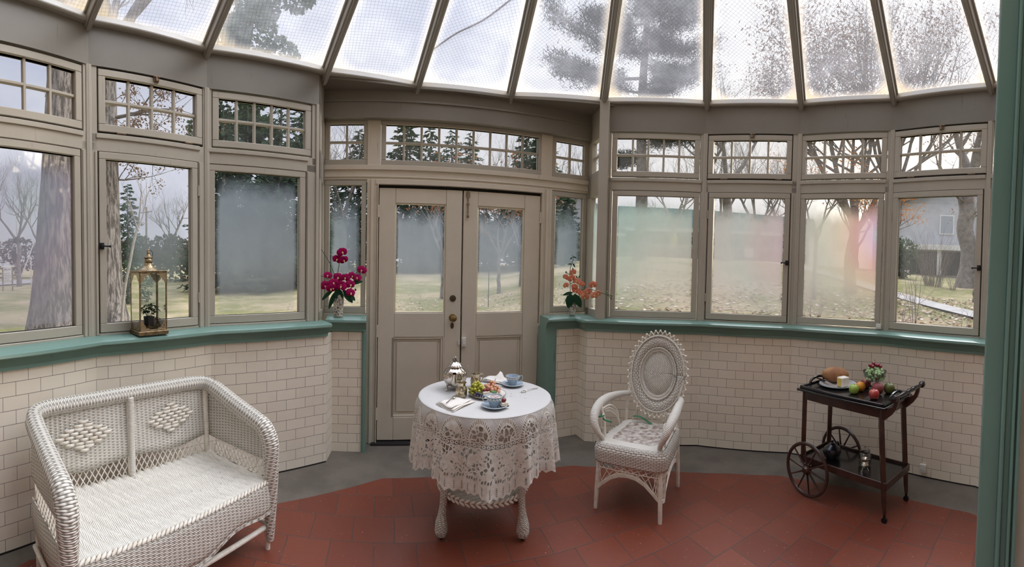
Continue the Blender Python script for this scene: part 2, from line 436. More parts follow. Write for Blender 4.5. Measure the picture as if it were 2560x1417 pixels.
# ------------------------------------------------------------------ floor
mb = MB()
ring = [(-1.95, .9), (-1.80, 1.55), (-1.363, 2.272), (-.87, 2.84), (-.4, 3.0), (.1, 3.13), (.48, 3.19), (.9, 3.09), (1.256, 2.923), (1.60, 2.75), (1.9, 2.547), (2.159, 2.172), (2.34, 1.8),
        (2.46, 1.308), (2.42, .5), (2.1, -.3), (1.5, -1.1), (-1.3, -1.1), (-1.75, .1)]
mb.add([(x, y, 0.003) for x, y in ring], [tuple(range(len(ring)))[::-1]])
outer = [CX[-2]+Vector((-.2, 0)), CX[-1]+Vector((-.2, 0)), CX[0]+Vector((-.2, .0)), CX[1]+Vector((-.2, .1)), CX[2]+Vector((-.1, .2)), DP(-.5, -.12), DP(1.95, -.12), CX[5]+Vector((.1, .2)), CX[6]+Vector((.1, .2)), CX[7]+Vector((.15, .15)), CX[8]+Vector((.2, .1)), CX[9]+Vector((.2, 0)), CX[10]+Vector((.2, 0)), CX[11]+Vector((.2, 0)), Vector((2.3, -1.4)), Vector((-2, -1.4))]
fl = struct('floor', 'red terracotta tiled floor with a grey cement border along the walls', 'floor')
mb.build('terracotta_tiles', M_floor, fl)
mb = MB(); k = len(outer)
mb.add([(p.x, p.y, 0) for p in outer]+[(p.x, p.y, -.1) for p in outer], [tuple(range(k))[::-1], tuple(range(k, 2*k))]+[(i, (i+1) % k, (i+1) % k+k, i+k) for i in range(k)])
mb.build('cement_border', M_conc, fl)

# ------------------------------------------------------------------ dado, sill, frieze, eave ledge
SILL = [(-.12, 1.078), (.060, 1.070), (.076, 1.062), (.078, 1.046), (.066, 1.036), (.040, 1.030), (.030, 1.010), (.020, .988), (.016, .985), (.016, .966), (.0, .962), (-.12, .962)]
TILE = [(0, .0), (0, .968), (-.11, .968), (-.11, 0)]
FRZ = [(-.062, Z_FB), (-.062, Z_EAVE+.02), (-.13, Z_EAVE+.02), (-.13, Z_FB)]
LEDGE = [(-.13, Z_EAVE), (-.03, Z_EAVE), (-.02, Z_EAVE+.012), (-.045, Z_EAVE+.06), (-.13, Z_EAVE+.06)]
left_path = [CX[i] for i in (-2, -1, 0, 1, 2)]
right_path = [CX[i] for i in (5, 6, 7, 8, 9, 10, 11)]
CE2 = CX[2]-(CX[2]-CX[1]).normalized()*.045
def wall(name, label, path, lead=0):
    r = struct(name, label, 'wall')
    sweep(MB(), rp2 if path is right_path else path, TILE).build('tile_dado', M_tile, r)
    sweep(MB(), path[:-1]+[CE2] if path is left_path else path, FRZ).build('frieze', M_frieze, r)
    # dark crack under the tiles
    sweep(MB(), path, [(.002, 0), (.002, .010), (-.05, .010), (-.05, 0)]).build('floor_joint', M_dark, r)
    return r
rp2 = [Vector((.655, 3.638))]+right_path[1:]
wl = wall('wall_left', 'white faceted wall with tiled dado behind the wicker settee', left_path)
wr = wall('wall_right', 'white faceted wall with tiled dado behind the chair and tea trolley', right_path)
we = struct('wall_entrance', 'short tiled walls and white frieze of the recess around the double doors', 'wall')
mb = MB()
sweep(mb, [CX[2], DP(-.361, .17), DP(-.113, .17), DP(-.113, 0)], TILE, u0=.06)
sweep(mb, [DP(1.51, 0), DP(1.51, .17), DP(1.738, .17), rp2[0]], TILE, u0=.03)
mb.build('tile_dado', M_tile, we)
mb = MB()
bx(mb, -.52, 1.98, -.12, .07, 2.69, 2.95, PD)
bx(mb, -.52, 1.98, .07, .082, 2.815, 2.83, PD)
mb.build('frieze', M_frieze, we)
mb = MB()                                        # soffit boards between the recess and the roof edge
N0 = .05; sA = [DP(-.55, N0), DP(.308, N0), DP(1.079, N0), DP(1.97, N0)]; sB = [CX[2]+Vector((-.10, .02)), CX[3], CX[4], CX[5]+Vector((.10, .02))]
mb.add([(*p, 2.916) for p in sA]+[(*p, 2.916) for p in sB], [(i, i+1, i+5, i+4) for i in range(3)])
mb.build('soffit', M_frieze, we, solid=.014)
for nm, lb, pth, u in (('trim_1', 'sage green moulded sill along the wall behind the settee', left_path, 0), ('trim_2', 'sage green moulded sill from the coral orchid along the wall behind the chair and trolley', [DP(1.412, .17), DP(1.742, .17)]+rp2, 0)):
    o = sweep(MB(), pth, SILL).build(nm, M_green, smooth=True, ang=30); tag(o, lb, 'window sill', kind='structure')
mb = MB()
SL2 = [(-.20, 1.086)]+[(d, z+.008) for d, z in SILL[1:-1]]+[(-.20, .970)]
sweep(mb, [DP(-.41, .17), DP(-.092, .17)], SL2)
bx(mb, -.115, -.09, .0, .183, 0, .98, PD); bx(mb, -.127, -.115, .16, .178, 0, .97, PD)
tag(mb.build('trim_3', M_green, smooth=True, ang=30), 'sage green sill and edge strip under the magenta orchid', 'window sill', kind='structure')
mb = MB()
bx(mb, 1.415, 1.505, .0, .185, 0, .98, PD); bx(mb, 1.505, 1.52, .15, .179, 0, .97, PD)
tag(mb.build('trim_4', M_green, smooth=True, ang=30), 'wide sage green edge board beside the tiles under the coral orchid', 'trim board', kind='structure')
o = sweep(MB(), [CX[i] for i in range(-2, 12)], LEDGE).build('trim_5', M_ledge, bevel=.004); tag(o, 'white eave ledge running below the glass roof', 'eave trim', kind='structure')

# ------------------------------------------------------------------ windows
WN = [0]
def rect_frame(mb, T, o, i, d0, d1):            # o, i = (u0,u1,z0,z1)
    bx(mb, o[0], o[1], d0, d1, o[2], i[2], T); bx(mb, o[0], o[1], d0, d1, i[3], o[3], T)
    bx(mb, o[0], i[0], d0, d1, i[2], i[3], T); bx(mb, i[1], o[1], d0, d1, i[2], i[3], T)
def glass(parent, u0, u1, z0, z1, d, m, T=None, name='glass_pane'):
    mb = MB(); mb.add([(u0, -d, z0), (u1, -d, z0), (u1, -d, z1), (u0, -d, z1)], [(0, 1, 2, 3)], [(0, 0), (1, 0), (1, 1), (0, 1)], T)
    return mb.build(name, m, parent)
def putty(mb, g, d0, d1):                        # inner glazing bead
    rect_frame(mb, None, (g[0]-.008, g[1]+.008, g[2]-.008, g[3]+.008), g, d0, d1)
def window(T, g, dz, label, fog, cols=1, rows=1, opens=False, margin=.045, latch=None, catch=False, hinge=None, base=None, bot=.055, dep=.07):
    WN[0] += 1
    r = struct('window_%d' % WN[0], label, 'window', T @ Matrix.Translation((g[0]*.5+g[1]*.5, 0, g[2]-bot)))
    S = Matrix.Translation((-(g[0]*.5+g[1]*.5), 0, -(g[2]-bot)))
    f = -dep
    out = (g[0]-margin, g[1]+margin, g[2]-bot, g[3]+.042)
    mb = MB()
    rect_frame(mb, S, out, g, f-.045, f+(.006 if opens else 0))
    rect_frame(mb, S, (g[0]-.012, g[1]+.012, g[2]-.012, g[3]+.012), g, f-.05, f-.012)
    mb.build('sash_frame', M_paint, r, bevel=.003)
    if cols > 1:
        mb = MB()
        for c in range(1, cols):
            x = lerp(g[0], g[1], c/cols); bx(mb, x-.009, x+.009, f-.04, f-.012, g[2], g[3], S)
        for q in range(1, rows):
            z = lerp(g[2], g[3], q/rows); bx(mb, g[0], g[1], f-.041, f-.013, z-.009, z+.009, S)
        mb.build('glazing_bars', M_paint, r, bevel=.003)
    glass(r, g[0]-.004, g[1]+.004, g[2]-.004, g[3]+.004, f-.03, fog, S)
    if opens:
        mb = MB(); e = .007
        rect_frame(mb, S, (out[0]-e, out[1]+e, out[2]-e, out[3]+e), (out[0]+.002, out[1]-.002, out[2]+.002, out[3]-.002), f-.04, f-.004)
        mb.build('sash_gap', M_dark, r)
    if latch:                                    # black casement fastener
        side, z = latch; u = out[0]+.012 if side < 0 else out[1]-.012
        mb = MB(); bx(mb, u-.014, u+.014, f+.006, f+.016, z-.020, z+.020, S); bx(mb, u-.010, u+.010, f+.016, f+.030, z-.010, z+.010, S)
        mb.tube([S @ Vector((u, -(f+.026), z)), S @ Vector((u-side*.045, -(f+.034), z-.002))], .0055, 8)
        mb.sphere(S @ Vector((u-side*.045, -(f+.034), z-.002)), .008, 8, 6)
        mb.build('latch', M_iron, r, bevel=.002)
    if catch:                                    # spring catch at the head
        u = (g[0]+g[1])/2+.02; z = out[3]-.006
        mb = MB(); bx(mb, u-.018, u+.018, f+.006, f+.014, z-.020, z+.02, S); bx(mb, u-.024, u+.024, f+.010, f+.024, z+.008, z+.016, S)
        mb.tube([S @ Vector((u-.004, -(f+.024), z-.018)), S @ Vector((u-.004, -(f+.024), z+.006))], .007, 8)
        bx(mb, u+.002, u+.012, f+.014, f+.028, z-.016, z-.004, S)
        mb.build('catch', M_rust, r, bevel=.001)
    if hinge:
        for z in hinge[1]:
            u = out[0]-.004 if hinge[0] < 0 else out[1]+.004
            if hinge[0] in (-1, 1):
                mb = MB().tube([S @ Vector((u, -(f+.008), z-.035)), S @ Vector((u, -(f+.008), z+.035))], .006, 8); mb.build('hinge', M_rust if z > 9 else M_paint, r)
            else:
                uu = lerp(out[0], out[1], z); mb = MB().tube([S @ Vector((uu-.03, -(f+.008), out[2]-.003)), S @ Vector((uu+.03, -(f+.008), out[2]-.003))], .006, 8); mb.build('hinge', M_rust, r)
    return r

def facet_frame(n, i, j, label, lo, tr, extra=None):
    """painted mullions and rails of one facet around a lower light and a transom light"""
    a, b = CX[i], CX[j]; T = PM(a, b); L = (b-a).length
    mb = MB(); f0, f1 = -.13, -.068; EX = -.045 if j == 2 else .03
    s0, s1 = min(lo[0], tr[0])-.052, max(lo[1], tr[1])+.052
    l0, l1 = lo[0]-.052, lo[1]+.052; t0, t1 = tr[0]-.052, tr[1]+.052
    bx(mb, -.030, l0, f0, f1, 1.07, 2.245, T); bx(mb, l1, L+EX, f0, f1, 1.07, 2.245, T)
    bx(mb, -.030, t0, f0, f1, 2.245, 2.72, T); bx(mb, t1, L+EX, f0, f1, 2.245, 2.72, T)
    bx(mb, -.03, L+EX, f0, f1, 2.192, 2.298, T)                # middle rail
    bx(mb, l0-.01, l1+.01, f0, f1+.010, 2.268, 2.298, T)       # bead under the transom
    bx(mb, l0, l1, f0, f1, 1.066, 1.088, T)
    for u, sg in ((l0, -1), (l1, 1)):                           # raised mullion beads
        bx(mb, u+sg*.012-.008, u+sg*.012+.008, f0, f1+.008, 1.075, 2.19, T)
    bx(mb, -.030, -.004, f0, f1+.012, 1.07, 2.70, T); bx(mb, L+EX-.026, L+EX, f0, f1+.012, 1.07, 2.70, T)
    o = mb.build('trim_%d' % n, M_paint, bevel=.003); tag(o, label, 'window frame', kind='structure')
    return T

blue = ((.46, .50, .58), (.52, .56, .66)); grey = ((.62, .63, .62), (.52, .58, .66)); pale = ((.86, .85, .80), (.72, .84, .80))
CORONA0 = (.55, .72, .8, [(0, (.50, .74, .74)), (.18, (.52, .60, .80)), (.36, (.60, .54, .74)), (.62, (.48, .50, .62))], .5)
CORONA4 = (.98, .62, .9, [(0, (0.355, 0.266, 0.296)), (.3, (0.340, 0.281, 0.274)), (.55, (0.296, 0.311, 0.296)), (.9, (0.311, 0.296, 0.281))], .7)
CORONA5 = (1.02, .70, .8, [(0, (0.281, 0.355, 0.407)), (.10, (0.392, 0.259, 0.355)), (.26, (0.414, 0.237, 0.215)), (.42, (0.377, 0.303, 0.229)), (.62, (0.318, 0.311, 0.259)), (.9, (0.303, 0.289, 0.274))], .8)
FG = {0: fog_glass('misted_glass_bluish', .58, ((.42, .43, .45), (.52, .54, .72)), top=.02, edge=.03, seed=1, corona_tint=CORONA0),
      1: fog_glass('misted_glass_green', .42, ((.42, .43, .42), (.46, .60, .64)), top=.20, left=.16, edge=.22, bottom=.30, seed=2, corona_tint=(.5, .85, 1, [(0, (.70, .60, .74)), (.3, (.56, .66, .80)), (.6, (.42, .58, .56)), (1, (.46, .46, .46))], .5)),
      2: fog_glass('misted_glass_grey', .62, ((.50, .53, .55), (.46, .55, .66)), top=.05, edge=.08, bottom=.40, seed=3),
      3: fog_glass('misted_glass_pale_green', .84, ((0.333, 0.326, 0.303), (0.244, 0.311, 0.296)), top=.05, edge=.025, bottom=.32, seed=4, corona_tint=(.9, .1, 1, [(0, (0.318, 0.303, 0.281)), (.5, (0.333, 0.326, 0.296)), (1.1, (0.244, 0.318, 0.296))], .6)),
      4: fog_glass('misted_glass_pinkish', .88, ((0.333, 0.303, 0.289), (0.281, 0.311, 0.303)), top=.08, edge=.025, bottom=.36, seed=5, corona_tint=CORONA4),
      5: fog_glass('misted_glass_corona_tint', .92, ((0.333, 0.303, 0.281), (0.303, 0.340, 0.281)), top=.06, edge=.025, bottom=.36, seed=6, corona_tint=CORONA5),
      6: fog_glass('nearly_clear_glass', .08, ((.7, .7, .7), (.7, .7, .7)), edge=.1, seed=7),
      'd': fog_glass('misted_door_glass', .52, ((0.432, 0.464, 0.496), (0.400, 0.472, 0.576)), top=.06, edge=.08, bottom=.5, seed=8),
      's': fog_glass('misted_sidelight_glass', .50, ((0.432, 0.480, 0.512), (0.384, 0.464, 0.560)), top=.18, edge=.2, bottom=.5, seed=9)}
lz, tz = (1.147, 2.147), (2.356, 2.641)
spec = [  # facet, lower u, transom u, transom columns, opens, frame label, lower label, transom label, fog
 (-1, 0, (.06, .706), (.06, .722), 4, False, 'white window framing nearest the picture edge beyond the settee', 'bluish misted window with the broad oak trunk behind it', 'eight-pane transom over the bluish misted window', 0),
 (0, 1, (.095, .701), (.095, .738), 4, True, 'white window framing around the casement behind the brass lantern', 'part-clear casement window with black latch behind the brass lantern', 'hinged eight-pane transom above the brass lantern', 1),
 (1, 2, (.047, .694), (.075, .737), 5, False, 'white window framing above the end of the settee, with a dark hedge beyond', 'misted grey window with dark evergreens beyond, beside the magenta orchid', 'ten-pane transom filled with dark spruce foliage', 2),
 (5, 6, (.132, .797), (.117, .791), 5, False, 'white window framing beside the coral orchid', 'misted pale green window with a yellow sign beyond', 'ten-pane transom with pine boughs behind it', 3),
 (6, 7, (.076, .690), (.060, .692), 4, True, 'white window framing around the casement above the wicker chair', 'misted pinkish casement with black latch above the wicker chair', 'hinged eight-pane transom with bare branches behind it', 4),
 (7, 8, (.046, .672), (.039, .686), 4, False, 'white window framing between the two right casements', 'misted window with pink and orange sun corona painted into the mist', 'fixed eight-pane transom with orange leaves behind it', 5),
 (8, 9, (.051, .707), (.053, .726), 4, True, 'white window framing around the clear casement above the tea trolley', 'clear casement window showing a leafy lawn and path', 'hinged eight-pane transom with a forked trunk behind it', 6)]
for q, (i, j, lo, tr, nc, op, l1, l2, l3, fg) in enumerate(spec):
    T = facet_frame(10+q, i, j, l1, lo, tr)
    lt = {1: (-1, 1.62), 4: (1, 1.60), 6: (1, 1.60)}.get(q) if op else None
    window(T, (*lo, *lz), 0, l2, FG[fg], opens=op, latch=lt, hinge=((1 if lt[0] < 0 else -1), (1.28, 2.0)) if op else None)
    window(T, (*tr, *tz), 0, l3, M_clear, cols=nc, rows=2, opens=op, catch=op, hinge=(0, (.2, .85)) if op else None, bot=.045)
# facets outside the picture on both sides: plain framing with clear lights
for q, (i, j) in enumerate(((-2, -1), (9, 10), (10, 11))):
    T = facet_frame(17+q, i, j, ['white framing of the window beyond the settee end', 'white framing of the window hidden by the green casing', 'white framing of the last window by the house wall'][q], (.07, .69), (.07, .69))
    window(T, (.07, .69, *lz), 0, ['clear window beyond the settee end', 'clear window hidden by the green casing', 'last clear window by the house wall'][q], M_clear)
    window(T, (.07, .69, *tz), 0, ['transom beyond the settee end', 'transom hidden by the green casing', 'last transom by the house wall'][q], M_clear, cols=4, rows=2, bot=.045)

# ------------------------------------------------------------------ entrance recess: framing, sidelights, transom
mb = MB(); f0, f1 = -.12, .0
bx(mb, -.50, -.452, f0, f1+.012, 1.07, 2.72, PD); bx(mb, 1.895, 1.94, f0, f1+.012, 1.07, 2.72, PD)
bx(mb, -.46, 1.90, f0, f1, 2.205, 2.325, PD)                    # head rail
bx(mb, -.46, 1.90, f0, f1+.014, 2.285, 2.325, PD); bx(mb, -.46, 1.90, f0, f1+.008, 2.225, 2.236, PD)
for a, b in ((-.098, .012), (1.412, 1.522)):
    bx(mb, a, b, f0, f1+.004, 2.32, 2.72, PD)
for a, b in ((-.098, -.012), (1.435, 1.527)):
    bx(mb, a, b, f0, f1+.004, .0, 2.21, PD)
    bx(mb, a+.03, a+.055, f0, f1+.016, .0, 2.21, PD)
bx(mb, -.012, -.003, f0, f1+.02, .0, 2.175, PD); bx(mb, 1.426, 1.436, f0, f1+.02, .0, 2.175, PD)
bx(mb, -.03, 1.45, f0, f1+.01, 2.168, 2.21, PD)
bx(mb, -.46, -.09, f0, f1, 1.06, 1.094, PD); bx(mb, 1.52, 1.90, f0, f1, 1.06, 1.09, PD)
bx(mb, -.5, -.10, f0, -.02, 0, 1.07, PD); bx(mb, 1.5, 1.92, f0, -.02, 0, 1.07, PD)
tag(mb.build('trim_20', M_door, bevel=.003), 'white framing and casing around the double doors', 'door frame', kind='structure')
# returns of the recess
mb = MB()
CE3 = CE2+Vector((-.05, .06)); TL = PM(CE3, DP(-.452, 0)); LL = (DP(-.452, 0)-CE3).length
TR = PM(DP(1.895, 0), CX[5]); LR = (DP(1.895, 0)-CX[5]).length
for T, L in ((TL, LL), (TR, LR)):
    bx(mb, 0, .10, -.05, .0, 1.06, 2.95, T); bx(mb, L-.10, L, -.05, .0, 1.06, 2.95, T)
    bx(mb, 0, L, -.05, .0, 1.06, 1.14, T); bx(mb, 0, L, -.05, .0, 2.15, 2.37, T); bx(mb, 0, L, -.05, 0, 2.65, 2.95, T)
    bx(mb, .1, L-.1, -.045, -.02, 2.50, 2.52, T)
bx(mb, -.03, .05, -.10, .02, 1.07, 2.93, PM(CX[5], CX[6]))
tag(mb.build('trim_21', M_paint, bevel=.003), 'white corner posts and narrow returns at both sides of the door recess', 'corner post', kind='structure')
for T, L, lb, gm in ((TL, LL, 'narrow return window beside the magenta orchid', M_clear), (TR, LR, 'narrow bright return window beside the coral orchid', FG[3])):
    WN[0] += 1; r = struct('window_%d' % WN[0], lb, 'window', T)
    glass(r, .1, L-.1, 1.14, 2.15, -.03, gm); glass(r, .1, L-.1, 2.37, 2.65, -.03, M_clear)
window(PD, (-.41, -.145, 1.151, 2.161), 0, 'tall misted sidelight behind the magenta orchid', FG['s'], dep=.004, margin=.04)
window(PD, (1.567, 1.85, 1.148, 2.158), 0, 'tall misted sidelight behind the coral orchid', FG['s'], dep=.004, margin=.04)
window(PD, (-.41, -.13, 2.372, 2.662), 0, 'four-pane transom above the magenta orchid', M_clear, cols=2, rows=2, dep=.004, margin=.04)
window(PD, (1.563, 1.854, 2.372, 2.655), 0, 'four-pane transom above the coral orchid', M_clear, cols=2, rows=2, dep=.004, margin=.04)
window(PD, (.055, 1.39, 2.37, 2.66), 0, 'long eighteen-pane transom over the double doors', M_clear, cols=9, rows=2, dep=.004, margin=.04)

# ------------------------------------------------------------------ double doors
def door(n, u0, u1, g, p, label):
    r = struct('door_%d' % n, label, 'door', PD @ Matrix.Translation((u0, 0, .02)))
    S = Matrix.Translation((-u0, 0, -.02)); z0, z1 = .022, 2.142; f0, f1 = -.062, -.014
    mb = MB()
    bx(mb, u0, g[0], f0, f1, z0, z1, S); bx(mb, g[1], u1, f0, f1, z0, z1, S)
    bx(mb, g[0]+.0015, g[1]-.0015, f0, f1-.0015, g[3], z1, S); bx(mb, g[0]+.0015, g[1]-.0015, f0, f1-.0015, p[3], g[2], S); bx(mb, g[0]+.0015, g[1]-.0015, f0, f1-.0015, z0, p[2], S)
    bx(mb, g[0], p[0], f0, f1, p[2], p[3], S); bx(mb, p[1], g[1], f0, f1, p[2], p[3], S)
    mb.build('leaf', M_door, r, bevel=.0025)
    mb = MB()
    rect_frame(mb, S, (p[0], p[1], p[2], p[3]), (p[0]+.018, p[1]-.018, p[2]+.018, p[3]-.018), f0, f1-.006)
    rect_frame(mb, S, (p[0]+.018, p[1]-.018, p[2]+.018, p[3]-.018), (p[0]+.045, p[1]-.045, p[2]+.045, p[3]-.045), f0, f1-.022)
    bx(mb, p[0]+.045, p[1]-.045, f0, f1-.014, p[2]+.045, p[3]-.045, S)
    mb.build('raised_panel', M_door, r, bevel=.003)
    mb = MB(); rect_frame(mb, S, (g[0], g[1], g[2], g[3]), (g[0]+.010, g[1]-.010, g[2]+.010, g[3]-.010), f0+.01, f1-.008)
    mb.build('glazing_bead', M_door, r, bevel=.002)
    glass(r, g[0], g[1], g[2], g[3], -.04, FG['d'], S)
    return r, S, f1
dl, S, f1 = door(1, .003, .706, (.140, .568, 1.100, 2.020), (.118, .556, .215, .897), 'white half-glazed door leaf with brass knob')
mb = MB()
def disc(mb, S, u, z, d0, prof, n=20): return mb.lathe([(r, h) for r, h in prof], n, S @ Matrix.Translation((u, -d0, z)) @ Matrix.Rotation(pi/2, 4, 'X'))
disc(MB(), S, .636, 1.226, f1, [(.0, .012), (.014, .012), (.016, .009), (.026, .007), (.028, 0)]).build('deadbolt', M_dbrass, dl, smooth=True)
disc(MB(), S, .636, 1.060, f1, [(.0, .062), (.012, .062), (.024, .056), (.030, .044), (.028, .034), (.014, .026), (.012, .008), (.030, .006), (.032, 0)]).build('door_knob', M_brass, dl, smooth=True)
mb = MB(); mb.lathe([(0, .005), (.012, .005), (.015, 0)], 20, S @ Matrix.Translation((.634, -f1, .994)) @ Matrix.Scale(1.9, 4, (0, 0, 1)) @ Matrix.Rotation(pi/2, 4, 'X')); mb.build('keyhole_plate', M_dbrass, dl, smooth=True)
mb = MB(); bx(mb, .688, .702, f1, f1+.012, .83, .87, S); mb.build('strike_plate', M_wplastic, dl, bevel=.002)
for z in (1.95, .95, .25):
    MB().tube([S @ Vector((.0, -f1-.008, z-.05)), S @ Vector((.0, -f1-.008, z+.05))], .009, 10).build('hinge', M_door, dl)
dr, S, f1 = door(2, .718, 1.42, (.843, 1.272, 1.100, 2.020), (.838, 1.277, .215, .897), 'white half-glazed door leaf with long surface bolt at its top')
mb = MB(); mb.tube([S @ Vector((.753, -f1-.010, 1.93)), S @ Vector((.753, -f1-.010, 2.14))], .006, 10); mb.sphere(S @ Vector((.753, -f1-.012, 1.925)), .012, 10, 8)
bx(mb, .735, .771, f1, f1+.008, 2.09, 2.135, S); bx(mb, .742, .764, f1, f1+.018, 2.02, 2.035, S); mb.build('surface_bolt', M_rust, dr, smooth=True)
mb = MB(); bx(mb, .716, .754, f1, f1+.024, .815, .893, S); bx(mb, .722, .748, f1+.024, f1+.028, .83, .885, S); mb.build('rim_lock', M_wplastic, dr, bevel=.003)
for z in (1.95, .95, .25):
    MB().tube([S @ Vector((1.423, -f1-.008, z-.05)), S @ Vector((1.423, -f1-.008, z+.05))], .009, 10).build('hinge', M_door, dr)
mb = MB(); bx(mb, -.004, 1.428, -.08, -.050, 0, 2.172, PD)
bx(mb, .704, .720, -.06, -.04, 0.02, 2.16, PD)
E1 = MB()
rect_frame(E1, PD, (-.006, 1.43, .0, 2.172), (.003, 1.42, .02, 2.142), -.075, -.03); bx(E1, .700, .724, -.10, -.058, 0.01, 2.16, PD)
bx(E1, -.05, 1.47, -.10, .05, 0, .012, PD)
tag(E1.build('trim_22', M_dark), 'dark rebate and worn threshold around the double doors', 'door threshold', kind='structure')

# ------------------------------------------------------------------ glass roof
APEX = Vector((.394, .894, 3.86))
ZR = 2.970
roof = struct('ceiling', 'conical glass roof of wired panes between white rafters', 'glass roof')
RC = Vector((.365, 1.19))
def corner3(k): p = CX[k]+(CX[k]-RC).normalized()*.09; return Vector((p.x, p.y, ZR))
def rafter(a, b, wd=.046, h=.085):
    d = (b-a); L = d.length; x = d.normalized(); y = Vector((0, 0, 1)).cross(x).normalized(); z = x.cross(y)
    M = Matrix(((x.x, y.x, z.x, a.x), (x.y, y.y, z.y, a.y), (x.z, y.z, z.z, a.z), (0, 0, 0, 1)))
    mb = MB(); mb.box(-.05, L, -wd/2, wd/2, -h+.01, .012, M)
    mb.box(-.05, L, -wd/2-.014, wd/2+.014, -.022, -.004, M); mb.box(-.05, L, -wd*.28, wd*.28, -h-.004, -h+.012, M)
    return mb.build('rafter', M_rafter, roof, bevel=.004)
def pane(pts, m, name='roof_pane'):
    # subdivided fan with a distance-to-edge attribute for the putty rim
    pts = [Vector(p) for p in pts]; mb = MB(); n = 14; a, b, c = pts[0], pts[1], pts[2]
    ex = (b-a).normalized(); nz = ex.cross(c-a).normalized(); ey = nz.cross(ex)
    idx = {}; vs = []; ed = []
    for i in range(n+1):
        for j in range(n+1-i):
            def warp(t): return t
            w1, w2 = (i/n), (j/n)
            p = a + (b-a)*w1 + (c-a)*w2; idx[i, j] = len(vs); vs.append(p)
            def dl(p, q, r): return (q-p).normalized().cross(r-p).length
            ed.append(min(dl(a, b, p), dl(b, c, p), dl(c, a, p)))
    fs = []
    for i in range(n):
        for j in range(n-i):
            fs.append((idx[i, j], idx[i+1, j], idx[i, j+1]))
            if j < n-i-1: fs.append((idx[i+1, j], idx[i+1, j+1], idx[i, j+1]))
    mb.add(vs, fs, [((p-a).dot(ex), (p-a).dot(ey)) for p in vs])
    o = mb.build(name, m, roof)
    at = o.data.attributes.new('edge', 'FLOAT', 'POINT'); at.data.foreach_set('value', ed)
    return o
angs = {0: 4, 1: 6, 2: 3, 3: 12, 4: 40, 5: 42, 6: 45, 7: 44, 8: 46}
WG = {k: wire_glass('wired_roof_glass_%d' % k, k, a) for k, a in ((0, 8), (1, 30), (2, 45))}
for k in range(-1, 10):
    pane((corner3(k), corner3(k+1), APEX), WG[0] if k < 3 else (WG[1] if k == 3 else WG[2]))
for k in range(-1, 11): rafter(corner3(k), APEX)
yb = -.15
wlp, wrp, apb = Vector((-1.95, yb, ZR)), Vector((2.55, yb, ZR)), Vector((APEX.x, yb, APEX.z))
pane((wlp, corner3(-1), APEX), WG[0]); pane((wlp, APEX, apb), WG[0]); pane((corner3(10), wrp, APEX), WG[2]); pane((wrp, apb, APEX), WG[2])
# a stray cable lying on the glass
c1, c2 = corner3(3), corner3(4)
def onroof(k, t, s, dz=.03):
    a, b = corner3(k), corner3(k+1); p = a.lerp(b, s).lerp(APEX, t); return p+Vector((0, 0, dz))
tag(MB().tube(spline([onroof(3, .10, .02), onroof(3, .17, .25), onroof(3, .23, .55), onroof(3, .335, .95), onroof(4, .36, .02)], 8), .006, 6).build('cable', pm('grey_cable', (.20, .19, .18), .7), smooth=True), 'thin grey cable lying across the roof glass above the doors', 'cable')

# ------------------------------------------------------------------ house wall, opening with green casing, room behind
M_plaster = pm('cream_plaster', (.56, .48, .38), .8, 0, var=.12, vs=5, bump=.35, bs=60)
az = R(63.55); P = Vector((sin(az), cos(az)))*1.0
wd_ = Vector((cos(az), -sin(az)))              # along the wall, away from the opening
TH = PM(P, P+wd_)                               # local y points away from the viewer
def tilt(M): return M
mb = MB()
mb.box(.0, .046, -.012, .02, 0, 2.6, TH); mb.box(.044, .054, -.030, .02, 0, 2.6, TH)
mb.box(.052, .070, -.020, .02, 0, 2.6, TH); mb.box(.068, .076, -.036, .02, 0, 2.6, TH); mb.box(.074, .082, -.026, .02, 0, 2.6, TH); mb.box(.080, .089, -.038, .02, 0, 2.6, TH)
mb.box(0.0, .012, .0, .10, 0, 2.6, TH)
Rl = Matrix.Translation((P.x, P.y, 1.3)) @ Matrix.Rotation(R(.75), 4, Vector((sin(az), cos(az), 0))) @ Matrix.Translation((-P.x, -P.y, -1.3))
o = mb.build('trim_23', M_green, bevel=.004, T=Rl, seg=2); tag(o, 'sage green moulded door casing close to the viewer', 'door casing', kind='structure')
mb = MB(); mb.box(.010, 1.6, .004, .11, 0, 2.75, TH)
tag(mb.build('wall_house', M_plaster), 'cream plaster house wall beside the green casing', 'wall', kind='structure')
mb = MB()
q = P+wd_*1.6
mb.box(-2.1, -.9, -1.45, -1.3, 0, 2.9); mb.box(1.4, 2.6, -1.45, -1.3, 0, 2.9); mb.box(-.9, 1.4, -1.45, -1.3, 0, .75); mb.box(-.9, 1.4, -1.45, -1.3, 2.35, 2.9); mb.box(.22, .28, -1.42, -1.34, .75, 2.35); mb.box(-2.05, -1.95, -1.4, -.1, 0, 2.98); mb.box(2.45, 2.55, -1.4, -.05, 0, 2.98)  # unseen window opening added here to let fill light in from behind
tag(mb.build('wall_back', M_plaster), 'cream plaster walls of the room behind the viewer, with an added opening for fill light', 'wall', kind='structure')
mb = MB(); mb.box(-2.1, 2.65, -1.45, yb, 2.9, 2.98); mb.add([(-2.0, yb, ZR), (2.6, yb, ZR), (APEX.x, yb, APEX.z+.05)], [(0, 1, 2)])
tag(mb.build('ceiling_room', M_plaster), 'plaster ceiling and gable of the room behind the viewer', 'ceiling', kind='structure')

